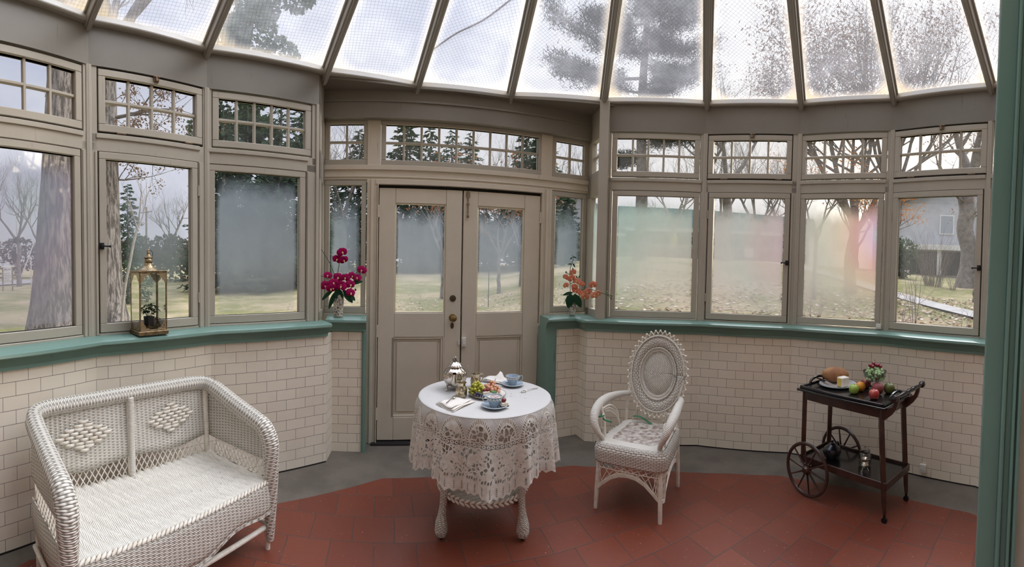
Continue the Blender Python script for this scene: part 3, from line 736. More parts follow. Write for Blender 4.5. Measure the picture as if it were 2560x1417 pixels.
# the house the conservatory leans on: its facade blocks the sky behind the viewer
M_facade = pm('weathered_brick_facade', (.26, .17, .12), .9, 0, var=.3, vs=2.5)
mb = MB(); mb.box(-9, -2.1, -1.9, -1.5, -.3, 9.5); mb.box(2.65, 10, -1.9, -1.5, -.3, 9.5); mb.box(-2.1, 2.65, -1.9, -1.5, 2.95, 9.5)
tag(mb.build('wall_facade', M_facade), 'brick house facade rising behind the conservatory', 'wall', kind='structure')

# ================================================================== FURNITURE MATERIALS
def wicker_mat(name, p=.0065, s=.022, col=(.82, .785, .70), dark=(.11, .095, .07), amt=.65, wear=.0, rot=False, gap=(.10, .5)):
    """over-and-under weave from metric uv: strands of pitch p, stakes every s"""
    m, t, out = newmat(name); b = t.node('ShaderNodeBsdfPrincipled'); t.l.new(b.outputs[0], out.inputs[0])
    u, v, _ = t.xyz(t.coord('UV'))
    if rot: u, v = v, u
    wob = t.m('MULTIPLY', t.m('SUBTRACT', t.noise(t.coord('UV'), 9, 2), .5), p*1.6)
    vv = t.m('DIVIDE', t.m('ADD', v, wob), p); row = t.m('FLOOR', vv); fr = t.m('SUBTRACT', t.m('MULTIPLY', t.m('FRACT', vv), 2.0), 1.0)
    prof = t.m('SQRT', t.m('MAXIMUM', t.m('SUBTRACT', 1.0, t.m('MULTIPLY', fr, fr)), 0.0))
    wv = t.m('MULTIPLY_ADD', t.m('COSINE', t.m('MULTIPLY', t.m('ADD', t.m('DIVIDE', u, s), row), pi)), .5, .5)
    h = t.m('MULTIPLY', prof, t.m('MULTIPLY_ADD', wv, amt, 1-amt))
    c = t.mix(t.step(h, *gap), dark, col)
    nz = t.noise(t.coord('Object'), 30, 4, .7)
    c = t.mix(t.m('MULTIPLY', t.step(nz, .60, .75), .35+wear), c, (.36, .30, .22))
    t.put(b.inputs['Base Color'], c); b.inputs['Roughness'].default_value = .45
    t.l.new(t.bump(h, .9, p*.9), b.inputs['Normal'])
    return m
WK = wicker_mat('white_wicker'); WKV = wicker_mat('white_wicker_ribbed', .0074, .026, amt=.72); WKR = wicker_mat('white_wicker_roll', .0092, .030, amt=.8, rot=True, gap=(.06, .42))
WKS = wicker_mat('white_wicker_seat', .0060, .03, col=(.90, .86, .77), amt=.35, wear=.1, gap=(.02, .26)); WKF = wicker_mat('white_wicker_basket', .0095, .0165, col=(.78, .74, .66), amt=.8, wear=.2, gap=(.05, .35))
WKC = wicker_mat('white_cane', .0075, .0085, col=(.76, .73, .66), dark=(.55, .51, .45), amt=.6, rot=True)
M_rattan = pm('white_painted_rattan', (.82, .785, .70), .45, 0, col2=(.70, .64, .53), vs=25, bump=.4, bs=60)
M_wrap = wicker_mat('white_wrapped_rattan', .007, .5, amt=.2, rot=True, gap=(.02, .25), dark=(.25, .21, .15))
M_seatw = pm('worn_white_paint', (.66, .63, .57), .5, 0, col2=(.60, .57, .50), vs=12, bump=.2)
M_worn = pm('worn_caning', (.62, .58, .52), .7, 0, col2=(.24, .17, .13), vs=28, bump=.8, bs=90)

# ================================================================== WICKER SETTEE
ang = R(80.2); xs = Vector((cos(ang), sin(ang))); FRp = Vector((-1.184, 1.872)); HW = .548
o2 = FRp - xs*HW
st = empty('wicker_settee', (o2.x, o2.y, 0), ang, 'white wicker settee with two diamond motifs in its back, against the tiled wall', 'settee')
SZ, DEP = .38, .49
def rollpath(sg):
    return [(sg*HW, .0, .055), (sg*HW, -.004, .20), (sg*HW, -.006, .38), (sg*HW, -.004, .52), (sg*HW, .006, .59), (sg*HW, .045, .643), (sg*HW, .12, .670), (sg*HW, .28, .715), (sg*(HW-.002), .42, .760), (sg*(HW-.02), .492, .785), (sg*(HW-.07), .520, .796), (sg*(HW-.16), .527, .802)]
full = rollpath(-1)+[(-.2, .530, .806), (0, .531, .808), (.2, .530, .806)]+rollpath(1)[::-1]
sp = spline(full, 7); n = len(sp)
rr = []
for q in sp:
    z = q.z; k = min(1, max(0, (z-.05)/.5)); rr.append(.020+.026*k**.8 if q.y < .03 else (.046 if q.y < .45 else .040))
MB().tube(sp, rr, 20).build('rolled_edge', WKR, st, smooth=True)
# back panel and side panels
def topz(x): return .795
us = np.linspace(-HW+.02, HW-.02, 45)
mb = MB()
def backz0(x): return .475+.012*cos(x/HW*pi*2)
mb.grid(lambda x, k: (x, .495+.03*k-.006*abs(cos(x*pi/.026)) , lerp(backz0(x), .80, k)), np.linspace(-HW+.02, HW-.02, 85), np.linspace(0, 1, 9), lambda x, k: (x, lerp(.47, .80, k)))
mb.build('back_panel', WKV, st, smooth=True, solid=.008)
for sg in (-1, 1):
    mb = MB(); mb.grid(lambda y, k: (sg*(HW-.006), y, lerp(.475, lerp(.655, .755, max(0, (y-.05)/.44)), k)), np.linspace(.015, .50, 20), np.linspace(0, 1, 7), lambda y, k: (y, lerp(.47, .70, k)))
    mb.build('side_panel', WKV, st, smooth=True, solid=.008)
# open lattice between seat and panels
def lattice(mb, fn, L, n, lean, r=.003):
    for i in range(n):
        x = L*(i+.5)/n
        for s in (-1, 1):
            a, b = x, x+s*lean
            if 0 <= b <= L: mb.tube([fn(a, 0), fn((a+b)/2, .5), fn(b, 1)], r, 5, caps=False)
mb = MB(); lattice(mb, lambda x, k: Vector((-HW+.03+x, .498, lerp(SZ, .482, k))), 2*HW-.06, 30, .062)
for sg in (-1, 1): lattice(mb, lambda x, k: Vector((sg*(HW-.006), .02+x, lerp(SZ, .482, k))), .46, 15, .062)
mb.build('lattice_band', M_rattan, st, smooth=True)
# diamonds of broad splints
for cx_ in (-.27, .26):
    mb = MB(); rows = 9
    for j in range(rows):
        k = 1-abs(j-(rows-1)/2)/((rows+1)/2); half = .16*k; z = .575+.0175*j
        m_ = max(1, round(half*2/.052))
        for i in range(m_):
            x = cx_ + (i-(m_-1)/2)*.052 + (.0)
            mb.grid(lambda a, b: (x+a*.029, .478+.03*((z-.475)/.33)-.011*(1-a*a)+.001, z+b*.0088*(1-.35*a*a)), np.linspace(-1, 1, 7), (-1, 1))
    mb.build('diamond_motif', M_rattan, st, smooth=True, solid=.002)
# seat with its ripples, braided front edge
def seatz(x, y): return SZ + .0065*cos((x+y*.35)*2*pi/.046)*min(1, y*9+.2) - .012*sin(pi*min(1, max(0, y/.5)))*(1-(x/HW)**2) 
MB().grid(lambda x, y: (x, y, seatz(x, y)), np.linspace(-HW+.015, HW-.015, 200), np.linspace(.0, .5, 22), lambda x, y: (y, x)).build('seat', WKS, st, smooth=True, solid=.012)
mb = MB(); nb = 46
for i in range(nb):
    x = lerp(-HW+.03, HW-.03, i/(nb-1))
    mb.sphere((0, 0, 0), .019, 8, 6, (1, .42, .42), Matrix.Translation((x, -.012, SZ+.001)) @ Matrix.Rotation(R(-28), 4, 'Y') @ Matrix.Rotation(R(25), 4, 'Z'))
mb.build('braided_edge', M_rattan, st, smooth=True)
def apz(x): t = abs(x)/HW; return .235-.055*(cos(min(1, t/.62)*pi)*.5+.5)-.008*sin(t*9)
MB().grid(lambda x, k: (x, -.012-.012*sin(k*2.2), lerp(SZ-.006, apz(x), k)), np.linspace(-HW+.015, HW-.015, 60), np.linspace(0, 1, 7), lambda x, k: (x, lerp(SZ, apz(x), k))).build('front_apron', WKV, st, smooth=True, solid=.007)
mb = MB()
for dz in (0, -.007): mb.tube([(x, -.020, apz(x)+dz) for x in np.linspace(-HW+.015, HW-.015, 50)], .005, 6)
for sg in (-1, 1):
    mb.grid(lambda y, k: (sg*(HW-.004), y, lerp(SZ, .25-.04*sin(pi*y/.5), k)), np.linspace(.01, .5, 16), (0, .5, 1), lambda y, k: (y, lerp(SZ, .25, k)))
mb.build('side_apron', WKV, st, smooth=True, solid=.006)
for (x, y, h) in ((-HW+.005, .012, SZ), (HW-.005, .012, SZ), (0, .03, SZ-.02), (-HW+.03, .485, .79), (HW-.03, .485, .79), (0, .488, .79)):
    MB().tube([(x, y+(0.0 if y < .1 else -.0), 0), (x, y, .15), (x, y+(.03 if h > .5 else 0)*.0, SZ), (x, y+(.022 if h > .5 else 0), h)], [.014, .017, .017, .017], 12).build('leg' if h < .5 else 'back_post', M_rattan, st, smooth=True)
MB().tube([(0, .47, SZ), (0, .478, .50), (0, .492, .80)], .017, 12).build('centre_post', M_wrap, st, smooth=True)
for y in (.015, .485): MB().tube([(-HW+.01, y, .125), (HW-.01, y, .125)], .013, 10).build('stretcher', M_rattan, st, smooth=True)
for x in (-HW+.01, HW-.01, 0): MB().tube([(x, .01, .14), (x, .49, .14)], .012, 10).build('stretcher', M_rattan, st, smooth=True)
for sg in (-1, 1): MB().tube([(sg*.02, .03, .12), (sg*.16, .03, .235)], .010, 8).build('brace', M_rattan, st, smooth=True)

# ================================================================== WICKER ARMCHAIR WITH OVAL BACK
ch = empty('wicker_armchair', (.862, 2.672, 0), R(-36.4), 'white wicker armchair with tall oval back and beaded rim', 'chair')
cz = .428
# seat board and worn centre
def rrect(hx, y0, y1, r, n=5, taper=0.0):
    pts = []
    for (cx_, cy_, a) in ((hx-r, y1-r, 0), (-hx+r, y1-r, 90), (-hx+r, y0+r, 180), (hx-r, y0+r, 270)):
        for i in range(n+1):
            q = R(a+90*i/n); x = cx_+r*cos(q); y = cy_+r*sin(q); pts.append((x*(1-taper*(y-y0)/(y1-y0)), y))
    return pts
def slab(mb, pts, z0, z1):
    n = len(pts); return mb.add([(x, y, z0) for x, y in pts]+[(x, y, z1) for x, y in pts], [tuple(range(n))[::-1], tuple(range(n, 2*n))]+[(i, (i+1) % n, (i+1) % n+n, i+n) for i in range(n)])
slab(MB(), rrect(.215, -.235, .225, .05, taper=.12), cz-.02, cz).build('seat', M_seatw, ch, bevel=.006, seg=2)
slab(MB(), rrect(.155, -.165, .185, .05, taper=.10), cz-.005, cz+.003).build('seat_caning', M_worn, ch, bevel=.003)
# basket band
loop = rrect(.245, -.262, .24, .07, 7, .12); loopc = [Vector((x, y, 0)) for x, y in loop]
per = [0]
for i in range(len(loop)): per.append(per[-1]+(loopc[(i+1) % len(loop)]-loopc[i]).length)
def band(mb, f0, nz, m=None):
    N = len(loop); P = []; U = []
    for i in range(N+1):
        x, y = loop[i % N]
        for k in range(nz+1):
            sc, z, L = f0(x, y, k/nz); P.append((x*sc, y*sc, z)); U.append((per[i], L))
    mb.add(P, [(i*(nz+1)+k, (i+1)*(nz+1)+k, (i+1)*(nz+1)+k+1, i*(nz+1)+k+1) for i in range(N) for k in range(nz)], U)
mb = MB(); band(mb, lambda x, y, k: (.90+.10*sin(min(1, k*2.2)*pi/2)-.03*k, cz-.004+.012*sin(k*pi)*(k < .3)-.115*k, .12*k), 10); mb.build('basket_band', WKF, ch, smooth=True, solid=.006)
# lattice skirt with arches between the legs
def skz(x, y):
    if y < -.2 or y > .18: t = abs(x)/.21; return .265-.13*max(0, min(1, t))**2.2
    t = abs(y)/.22; return .265-.10*max(0, min(1, t))**2.2
mb = MB()
dense = [loopc[i].lerp(loopc[(i+1) % len(loop)], k/6) for i in range(len(loop)) for k in range(6)]
tot = len(dense); cum = 0
samp = []; stepL = .0125; acc = 0
for i in range(tot):
    a, b = dense[i], dense[(i+1) % tot]; acc += (b-a).length
    if acc >= stepL: samp.append(b*.955); acc = 0
K = len(samp)
for i in range(K):
    for d in (-2, 2):
        a, b = samp[i], samp[(i+d) % K]
        z1 = skz(b.x, b.y)
        m_ = a.lerp(b, .5); mb.tube([(a.x, a.y, cz-.115), (m_.x*.99, m_.y*.99, (cz-.115+z1)/2), (b.x*.985, b.y*.985, z1)], .0024, 5, caps=False)
mb.build('lattice_skirt', M_rattan, ch, smooth=True)
mb = MB()
for dz, rr_ in ((0, .0045), (-.009, .0045), (-.018, .004)):
    mb.tube([(p.x*.985, p.y*.985, skz(p.x, p.y)+dz) for p in samp], rr_, 6, closed=True)
mb.tube([(p.x*.99, p.y*.99, cz-.152) for p in samp], .003, 6, closed=True)
mb.build('skirt_edging', M_rattan, ch, smooth=True)
for x, y in ((-.205, -.228), (.205, -.228), (.2, .215), (-.2, .215)):
    MB().tube([(x*1.03, y*1.03, 0), (x*1.01, y*1.01, .14), (x*.96, y*.96, cz-.02)], [.0125, .015, .015], 10).build('leg', M_rattan, ch, smooth=True)
# oval back, leaning back a little
OB = Matrix.Translation((.030, .235, .775)) @ Matrix.Rotation(R(-9), 4, 'X')
A_, B_ = .198, .268
def ov(k, t, y=0): return OB @ Vector((A_*k*cos(t), y, B_*k*sin(t)))
ts = np.linspace(0, 2*pi, 65)
def circ_uv(k, t): return (t*(A_+B_)/2*.8, k*.25)
MB().grid(lambda t, k: ov(k, t, .03-.020*min(1, max(0, (k-.62)/.2))-.012*sin(max(0, (k-.66))/.34*pi)), ts, np.linspace(.66, .985, 7), lambda t, k: (t*.21, k*.24)).build('oval_frame', WKF, ch, smooth=True, solid=.006)
mb = MB(); mb.grid(lambda t, k: ov(k, t, .026-.010*(1-k)), ts, (0, .3, .6), lambda t, k: (A_*k*cos(t), B_*k*sin(t))); mb.build('cane_centre', WKC, ch, smooth=True, solid=.004)
mb = MB()
for k, r_, y in ((.585, .006, .02), (.60, .004, .012), (.675, .005, .004), (.985, .0065, -.002), (1.0, .005, .008)): mb.tube([ov(k, t, y) for t in ts[:-1]], r_, 8, closed=True)
mb.grid(lambda t, k: ov(k, t, .018-.012*(k-.58)*10), ts, (.585, .63, .67), lambda t, k: (k*.23, t*.21))
mb.build('oval_hoops', M_wrap, ch, smooth=True)
mb = MB(); NBd = 40
for i in range(NBd):
    t0 = 2*pi*i/NBd; d = 2*pi/NBd
    for s_ in (-1, 1):
        mb.tube([ov(1.0, t0-s_*d*.55, .006), ov(1.055, t0-s_*d*.50, .004), ov(1.105, t0-s_*d*.15, .002), ov(1.095, t0+s_*d*.25, .0), ov(1.04, t0+s_*d*.45, .002), ov(1.0, t0+s_*d*.5, .004)], .0036, 5)
mb.build('looped_rim', M_rattan, ch, smooth=True)
for i in range(NBd):
    t0 = 2*pi*i/NBd; mb = MB().sphere(ov(1.125, t0, 0), .0085, 8, 6); o = mb.build('bead', M_rattan, ch, smooth=True)
# arms
for sg in (-1, 1):
    pts = [(sg*.185+.02, .22, .620), (sg*.222+.01, .13, .628), (sg*.246, .0, .634), (sg*.256, -.11, .622), (sg*.250, -.195, .590), (sg*.234, -.235, .540), (sg*.208, -.235, .485), (sg*.192, -.212, .450), (sg*.188, -.20, cz)]
    MB().tube(spline(pts, 6), [.016+.014*sin(pi*min(1, i/(8*6)*1.25)) for i in range(8*6+1)], 14).build('arm', M_wrap, ch, smooth=True)
    MB().tube(spline([(sg*.20, -.15, cz), (sg*.205, -.15, .52), (sg*.235, -.14, .63)], 5), .011, 10).build('arm_post', M_rattan, ch, smooth=True)
    mb = MB()
    for k in range(3):
        mb.tube(spline([(sg*.225, -.13+k*.012, .60-k*.012), (sg*.21, -.04, .60-k*.02), (sg*.20, .05, .54-k*.02), (sg*.195, .10, cz)], 6), .0055, 6)
    mb.tube([(sg*.205, -.16+.03*cos(a), .53+.045*sin(a)) for a in np.linspace(0, 2*pi, 18)], .0045, 6)
    mb.build('arm_scroll', M_rattan, ch, smooth=True)
    MB().tube([(sg*.19, .215, cz-.02), (sg*.185, .225, .58), (sg*.19+.02, .232, .70)], .012, 10).build('back_post', M_rattan, ch, smooth=True)
mb = MB()
for c0 in (-.05, .09):                            # scrolls under the oval
    mb.tube([(c0+.030*(1-i/40)*cos(i*.42)+.0, .215, cz+.045+.030*(1-i/40)*sin(i*.42)) for i in range(34)], .0045, 6)
mb.tube(spline([(-.14, .21, cz), (-.10, .215, cz+.10), (-.03, .22, cz+.10), (-.02, .215, cz+.03)], 6), .0045, 6)
for x in (0.0, .05, .14): mb.tube([(x, .215, cz), (x, .225, cz+.09)], .005, 6)
mb.build('back_scroll', M_rattan, ch, smooth=True)
M_rib = pm('green_ribbon', (.02, .20, .09), .5)
tag(MB().tube(spline([(.862-.30, 2.672-.02, .565), (.862-.285, 2.672-.045, .575), (.862-.262, 2.672-.02, .57), (.862-.275, 2.672+.0, .565), (.862-.255, 2.672-.03, .545), (.862-.21, 2.672-.03, .53)], 5), .005, 6).build('green_ribbon', M_rib, smooth=True), 'thin green ribbon tied around the arm post of the wicker chair', 'ribbon')
mb = MB(); T_ = Matrix.Translation((.862, 2.672, cz)) @ Matrix.Rotation(R(-36.4), 4, 'Z')
mb.grid(lambda a, b: T_ @ Vector((-.13+a*.20, .195+b*.012-.02*a, .030*(1-a)+.012*sin(a*6)+.005)), np.linspace(0, 1, 12), (-1, 0, 1))
tag(mb.build('green_tie', M_rib, smooth=True, solid=.002), 'green ribbon lying across the back of the wicker chair seat', 'ribbon')

# ================================================================== ROUND WICKER TABLE
TC = Vector((-.146, 2.498)); TZ = .752
tb = empty('wicker_table', (TC.x, TC.y, 0), R(2), 'round white wicker table standing under the lace tablecloth', 'table')
MB().lathe([(0, .70), (.36, .70), (.382, .708), (.382, .742), (.372, .748), (0, .748)], 48).build('table_top', M_rattan, tb, smooth=True)
MB().lathe([(.345, .70), (.35, .65), (.342, .60)], 48).build('apron', WK, tb, smooth=True, solid=.006)
MB().lathe([(0, .262), (.20, .255), (.262, .246)], 48).build('shelf', WK, tb, smooth=True, solid=.008)
mb = MB(); nb = 54
for i in range(nb):
    a = 2*pi*i/nb
    for s_ in (-1, 1):
        mb.sphere((0, 0, 0), .020, 8, 5, (1, .34, .36), Matrix.Rotation(a, 4, 'Z') @ Matrix.Translation((.268, 0, .244-.010*s_)) @ Matrix.Rotation(pi/2, 4, 'Z') @ Matrix.Rotation(R(32*s_), 4, 'Y'))
mb.build('shelf_braid', M_rattan, tb, smooth=True)
for (x, y) in ((-.222, -.200), (.228, -.180), (.215, .205), (-.218, .2)):
    d = Vector((x, y)).normalized(); r0 = Vector((x, y)).length
    lp = [(1.0, .022, .026), (1.0, .05, .036), (1.0, .09, .034), (.985, .14, .023), (.965, .19, .019), (.95, .26, .021), (.95, .40, .020), (.98, .60, .020), (1.0, .70, .022)]
    lg = MB().tube(spline([(x*k, y*k, z) for k, z, r in lp], 5), [lp[min(len(lp)-1, i//5)][2]+((lp[min(len(lp)-1, i//5+1)][2]-lp[min(len(lp)-1, i//5)][2])*(i % 5)/5) for i in range(len(lp)*5-4)], 16).build('leg', wicker_mat('wicker_foot', .0085, .011, amt=.8, rot=True, gap=(.05, .4)) if 'wicker_foot' not in bpy.data.materials else bpy.data.materials['wicker_foot'], tb, smooth=True)
    mb = MB().sphere((x, y, .011), .011, 8, 6); mb.tube([(x, y, .012), (x, y, .03)], .008, 8); mb.build('caster', M_iron, lg, smooth=True)

# ------------------------------------------------------------------ lace tablecloth
def lace_mat():
    m, t, out = newmat('cream_lace'); u, v, _ = t.xyz(t.coord('UV'))      # u: turns 0..1, v: 0 at the table edge .. 1 at the hem
    q = t.m('SUBTRACT', t.m('FRACT', t.m('MULTIPLY', u, 18.0)), .5)
    def between(x, a, b): return t.m('MULTIPLY', t.m('GREATER_THAN', x, a), t.m('LESS_THAN', x, b))
    def vor(sx, sy, feat='DISTANCE_TO_EDGE', seed=0.0):
        n = t.node('ShaderNodeTexVoronoi', feature=feat); t.put(n.inputs['Vector'], t.comb(t.m('MULTIPLY', u, sx), t.m('MULTIPLY_ADD', v, sy, seed), seed)); n.inputs['Scale'].default_value = 1.0
        return n.outputs['Distance']
    # 1 arches: half-discs hanging from v=.02 down to .30, hatched rim, webbed middle
    d = t.m('SQRT', t.m('ADD', t.m('POWER', t.m('MULTIPLY', q, 2.05), 2.0), t.m('POWER', t.m('DIVIDE', t.m('SUBTRACT', v, .30), .30), 2.0)))
    b1 = t.m('LESS_THAN', v, .30)
    angq = t.m('ARCTAN2', t.m('MULTIPLY', q, 2.05), t.m('DIVIDE', t.m('SUBTRACT', .32, v), .30))
    hatch = t.m('MULTIPLY', between(d, .80, .96), t.m('GREATER_THAN', t.m('SINE', t.m('MULTIPLY', angq, 46.0)), .1))
    web = t.m('MULTIPLY', t.m('LESS_THAN', d, .70), t.m('GREATER_THAN', vor(110, 12), .10))
    web = t.m('MULTIPLY', web, t.m('GREATER_THAN', t.noise(t.comb(t.m('MULTIPLY', u, 22), t.m('MULTIPLY', v, 3), 0), 1.0, 1), .42))
    h1 = t.m('MULTIPLY', b1, t.m('MAXIMUM', hatch, web))
    # 2 a row of rings
    rq = t.m('SUBTRACT', t.m('FRACT', t.m('MULTIPLY', u, 110.0)), .5); rv = t.m('DIVIDE', t.m('SUBTRACT', v, .345), .055)
    rd = t.m('SQRT', t.m('ADD', t.m('MULTIPLY', rq, rq), t.m('MULTIPLY', rv, rv)))
    h2 = t.m('MULTIPLY', between(v, .315, .375), t.m('MAXIMUM', t.m('LESS_THAN', rd, .16), t.m('GREATER_THAN', rd, .44)))
    # 3 leaves: solid sprays with openwork between them
    lf = t.noise(t.comb(t.m('MULTIPLY', u, 44), t.m('MULTIPLY', v, 5.5), 3.1), 1.0, 2, .5)
    big = t.m('MULTIPLY', t.m('GREATER_THAN', lf, .53), t.m('GREATER_THAN', vor(150, 17, seed=2.0), .13))
    dots = t.m('MULTIPLY', between(lf, .37, .44), t.m('LESS_THAN', vor(230, 26, 'F1', 5.0), .30))
    h3 = t.m('MULTIPLY', between(v, .40, .74), t.m('MAXIMUM', big, dots))
    # 4 ladder bands
    zig = t.m('ADD', v, t.m('MULTIPLY', t.m('ABSOLUTE', q), .05))
    lad = t.m('GREATER_THAN', t.m('ABSOLUTE', t.m('SINE', t.m('ADD', t.m('MULTIPLY', u, 18*pi*11), t.m('MULTIPLY', v, 30.0)))), .55)
    h4 = t.m('MULTIPLY', t.m('MULTIPLY', between(zig, .775, .815), lad), t.m('GREATER_THAN', t.m('ABSOLUTE', t.m('SINE', t.m('MULTIPLY', u, 18*pi*2))), .25))
    # 5 fingers of the hem with slits
    fq = t.m('ABSOLUTE', t.m('SUBTRACT', t.m('FRACT', t.m('MULTIPLY', u, 72.0)), .5))
    slit = t.m('MULTIPLY', t.m('LESS_THAN', fq, .10), t.m('GREATER_THAN', t.m('SINE', t.m('MULTIPLY', v, 260.0)), -.35))
    h5 = t.m('MULTIPLY', between(v, .85, .965), slit)
    hole = t.m('MAXIMUM', t.m('MAXIMUM', h1, h2), t.m('MAXIMUM', h3, t.m('MAXIMUM', h4, h5)))
    tr = t.node('ShaderNodeBsdfTransparent'); df = t.node('ShaderNodeBsdfDiffuse'); tl = t.node('ShaderNodeBsdfTranslucent')
    rel = t.m('MULTIPLY', t.m('ADD', lf, t.noise(t.comb(t.m('MULTIPLY', u, 160), t.m('MULTIPLY', v, 18), 0), 1.0, 3)), .5)
    c = t.mix(t.step(rel, .40, .60), (.74, .70, .61), (.86, .84, .78)); c = t.mix(t.m('MULTIPLY', t.m('LESS_THAN', v, .26), t.m('GREATER_THAN', d, 1.0)), c, (.66, .64, .60))
    t.put(df.inputs[0], c); t.put(tl.inputs[0], c)
    t.l.new(t.bump(rel, .8, .006), df.inputs['Normal'])
    x1 = t.node('ShaderNodeMixShader'); x1.inputs[0].default_value = .30; t.l.new(df.outputs[0], x1.inputs[1]); t.l.new(tl.outputs[0], x1.inputs[2])
    x2 = t.node('ShaderNodeMixShader'); t.put(x2.inputs[0], hole); t.l.new(x1.outputs[0], x2.inputs[1]); t.l.new(tr.outputs[0], x2.inputs[2]); t.l.new(x2.outputs[0], out.inputs[0])
    return m
def linen_mat():
    m, t, out = newmat('white_linen'); b = t.node('ShaderNodeBsdfPrincipled'); t.l.new(b.outputs[0], out.inputs[0])
    ob = t.coord('Object'); x, y, _ = t.xyz(ob)
    r = t.m('SQRT', t.m('ADD', t.m('MULTIPLY', x, x), t.m('MULTIPLY', y, y))); a = t.m('ARCTAN2', y, x)
    ringm = t.m('MULTIPLY', t.step(r, .12, .15), t.m('SUBTRACT', 1.0, t.step(r, .25, .30)))
    sec = t.step(t.m('COSINE', t.m('MULTIPLY', a, 5.0)), .1, .5)
    n = t.node('ShaderNodeTexVoronoi', feature='F1'); t.l.new(ob, n.inputs['Vector']); n.inputs['Scale'].default_value = 85
    cut = t.m('MULTIPLY', t.m('MULTIPLY', ringm, sec), t.m('LESS_THAN', n.outputs['Distance'], .26))
    cut = t.m('MULTIPLY', cut, t.m('GREATER_THAN', t.noise(ob, 28, 2), .5))
    t.put(b.inputs['Base Color'], t.mix(cut, (.56, .55, .53), (.20, .17, .14))); b.inputs['Roughness'].default_value = .85
    t.l.new(t.bump(t.noise(ob, 12, 4), .25, .01), b.inputs['Normal'])
    return m
M_lace = lace_mat(); M_linen = linen_mat()
tcl = empty('lace_tablecloth', (TC.x, TC.y, 0), 0, 'white linen tablecloth with deep cream lace skirt over the round table', 'tablecloth')
def fold(a, k): return (.5+.5*cos(13*a+1.2*sin(2*a)+.4))**1.3*.050*k**.9 - .012*k + .010*k*cos(27*a+1.7) + .006*k*sin(37*a)
def rskirt(a, k): return .387+.014*min(1, k*9)+.012*k+fold(a, k)
def arcdrop(a): q = ((a/(2*pi)*18) % 1)-.5; return .030*sqrt(max(0, 1-(2*q)**2)) 
mb = MB(); NA = 432
mb.lathe([(0, .7545), (.15, .7545), (.30, .7545), (.374, .7543), (.383, .7530), (.3885, .7500)], 108)
mb.build('linen_top', M_linen, tcl, smooth=True)
al = [2*pi*i/NA for i in range(NA+1)]
def hem(a): f = (a/(2*pi)*72) % 1; return .340+.014*(1-abs(2*f-1))+.030*sin(4*a+1.1)+.012*sin(9*a)
MB().grid(lambda a, k: (rskirt(a, k)*cos(a), rskirt(a, k)*sin(a), .7498-k*(hem(a)+.010)), al, np.linspace(0, 1, 20), lambda a, k: (a/(2*pi), k)).build('lace_skirt', M_lace, tcl, smooth=True, ang=80)

# ================================================================== THINGS ON THE TABLE
TT = .7555
def at_t(x, y): return (x, y, TT)
def ribbed(n, d): return lambda a, z: 1+d*abs(cos(n*a/2))-d
tp = empty('silver_teapot', at_t(-.335, 2.575), R(-84), 'silver melon-shaped teapot with ribbed lid on four scroll feet', 'teapot')
MB().lathe([(.0, .022), (.032, .022), (.052, .030), (.066, .050), (.074, .080), (.073, .104), (.060, .122), (.047, .130), (.042, .138), (.040, .140)], 60, rmod=ribbed(10, .07)).build('body', M_silver, tp, smooth=True)
ld = MB().lathe([(.044, .138), (.050, .141), (.046, .148), (.034, .160), (.018, .170), (.010, .174), (0, .175)], 60, rmod=ribbed(12, .08)).build('lid', M_silver, tp, smooth=True)
mb = MB(); random.seed(4)
for i in range(9): a = i*2.4; mb.sphere((.010*cos(a)*(i % 3)/2, .010*sin(a)*(i % 3)/2, .180+.0035*(i % 5)), .0065, 8, 6)
for i in range(5): a = i*1.256; mb.sphere((.014*cos(a), .014*sin(a), .177), .007, 8, 5, (1, 1, .4))
mb.build('finial', pm('tarnished_silver', (.30, .26, .22), .35, 1), ld, smooth=True)
mb = MB().tube(spline([(.050, 0, .050), (.084, 0, .062), (.098, 0, .092), (.110, 0, .122)], 6), [.024-.013*i/18 for i in range(19)], 14, caps=False); mb.build('spout', M_silver, tp, smooth=True)
MB().tube(spline([(-.062, 0, .118), (-.098, 0, .128), (-.112, 0, .10), (-.098, 0, .068), (-.064, 0, .062)], 6), .0055, 8).build('handle', M_silver, tp, smooth=True)
for i in range(4):
    a = pi/4+i*pi/2; d = Vector((cos(a), sin(a), 0))
    MB().tube(spline([d*.050+Vector((0, 0, .045)), d*.064+Vector((0, 0, .028)), d*.060+Vector((0, 0, .012)), d*.068+Vector((0, 0, .004)), d*.074+Vector((0, 0, .007))], 5), [.009, .008, .0075, .007, .0065, .006, .0055, .005, .005, .005, .0045, .004, .0038, .0036, .0036, .0036, .0036, .0036, .004, .0045, .005], 8).build('foot', M_silver, tp, smooth=True)
M_gold = pm('worn_gilt_silver', (.66, .58, .42), .2, 1.0, col2=(.40, .33, .22), vs=14)
def jug(name, x, y, h, label, cat, handle):
    r = empty(name, at_t(x, y), 0, label, cat)
    MB().lathe([(0, .0), (.026, 0), (.030, .004), (.033, h*.25), (.034, h*.45), (.030, h*.66), (.024, h*.80), (.026, h*.92), (.030, h), (.028, h), (.023, h*.8), (.028, h*.6), (.0, h*.5)], 40, rmod=ribbed(12, .04)).build('body', M_gold, r, smooth=True)
    a = handle
    MB().tube(spline([(.024*cos(a), .024*sin(a), h*.85), (.050*cos(a), .050*sin(a), h*.92), (.054*cos(a), .054*sin(a), h*.6), (.030*cos(a), .030*sin(a), h*.3)], 6), .003, 8).build('handle', M_gold, r, smooth=True)
    return r
jug('silver_creamer', -.277, 2.425, .086, 'small gilt silver creamer standing nearest the folded napkin', 'creamer', 1.9)
jug('silver_sugar_pot', -.213, 2.640, .084, 'small gilt silver sugar pot standing behind the yellow grapes', 'sugar pot', .6)
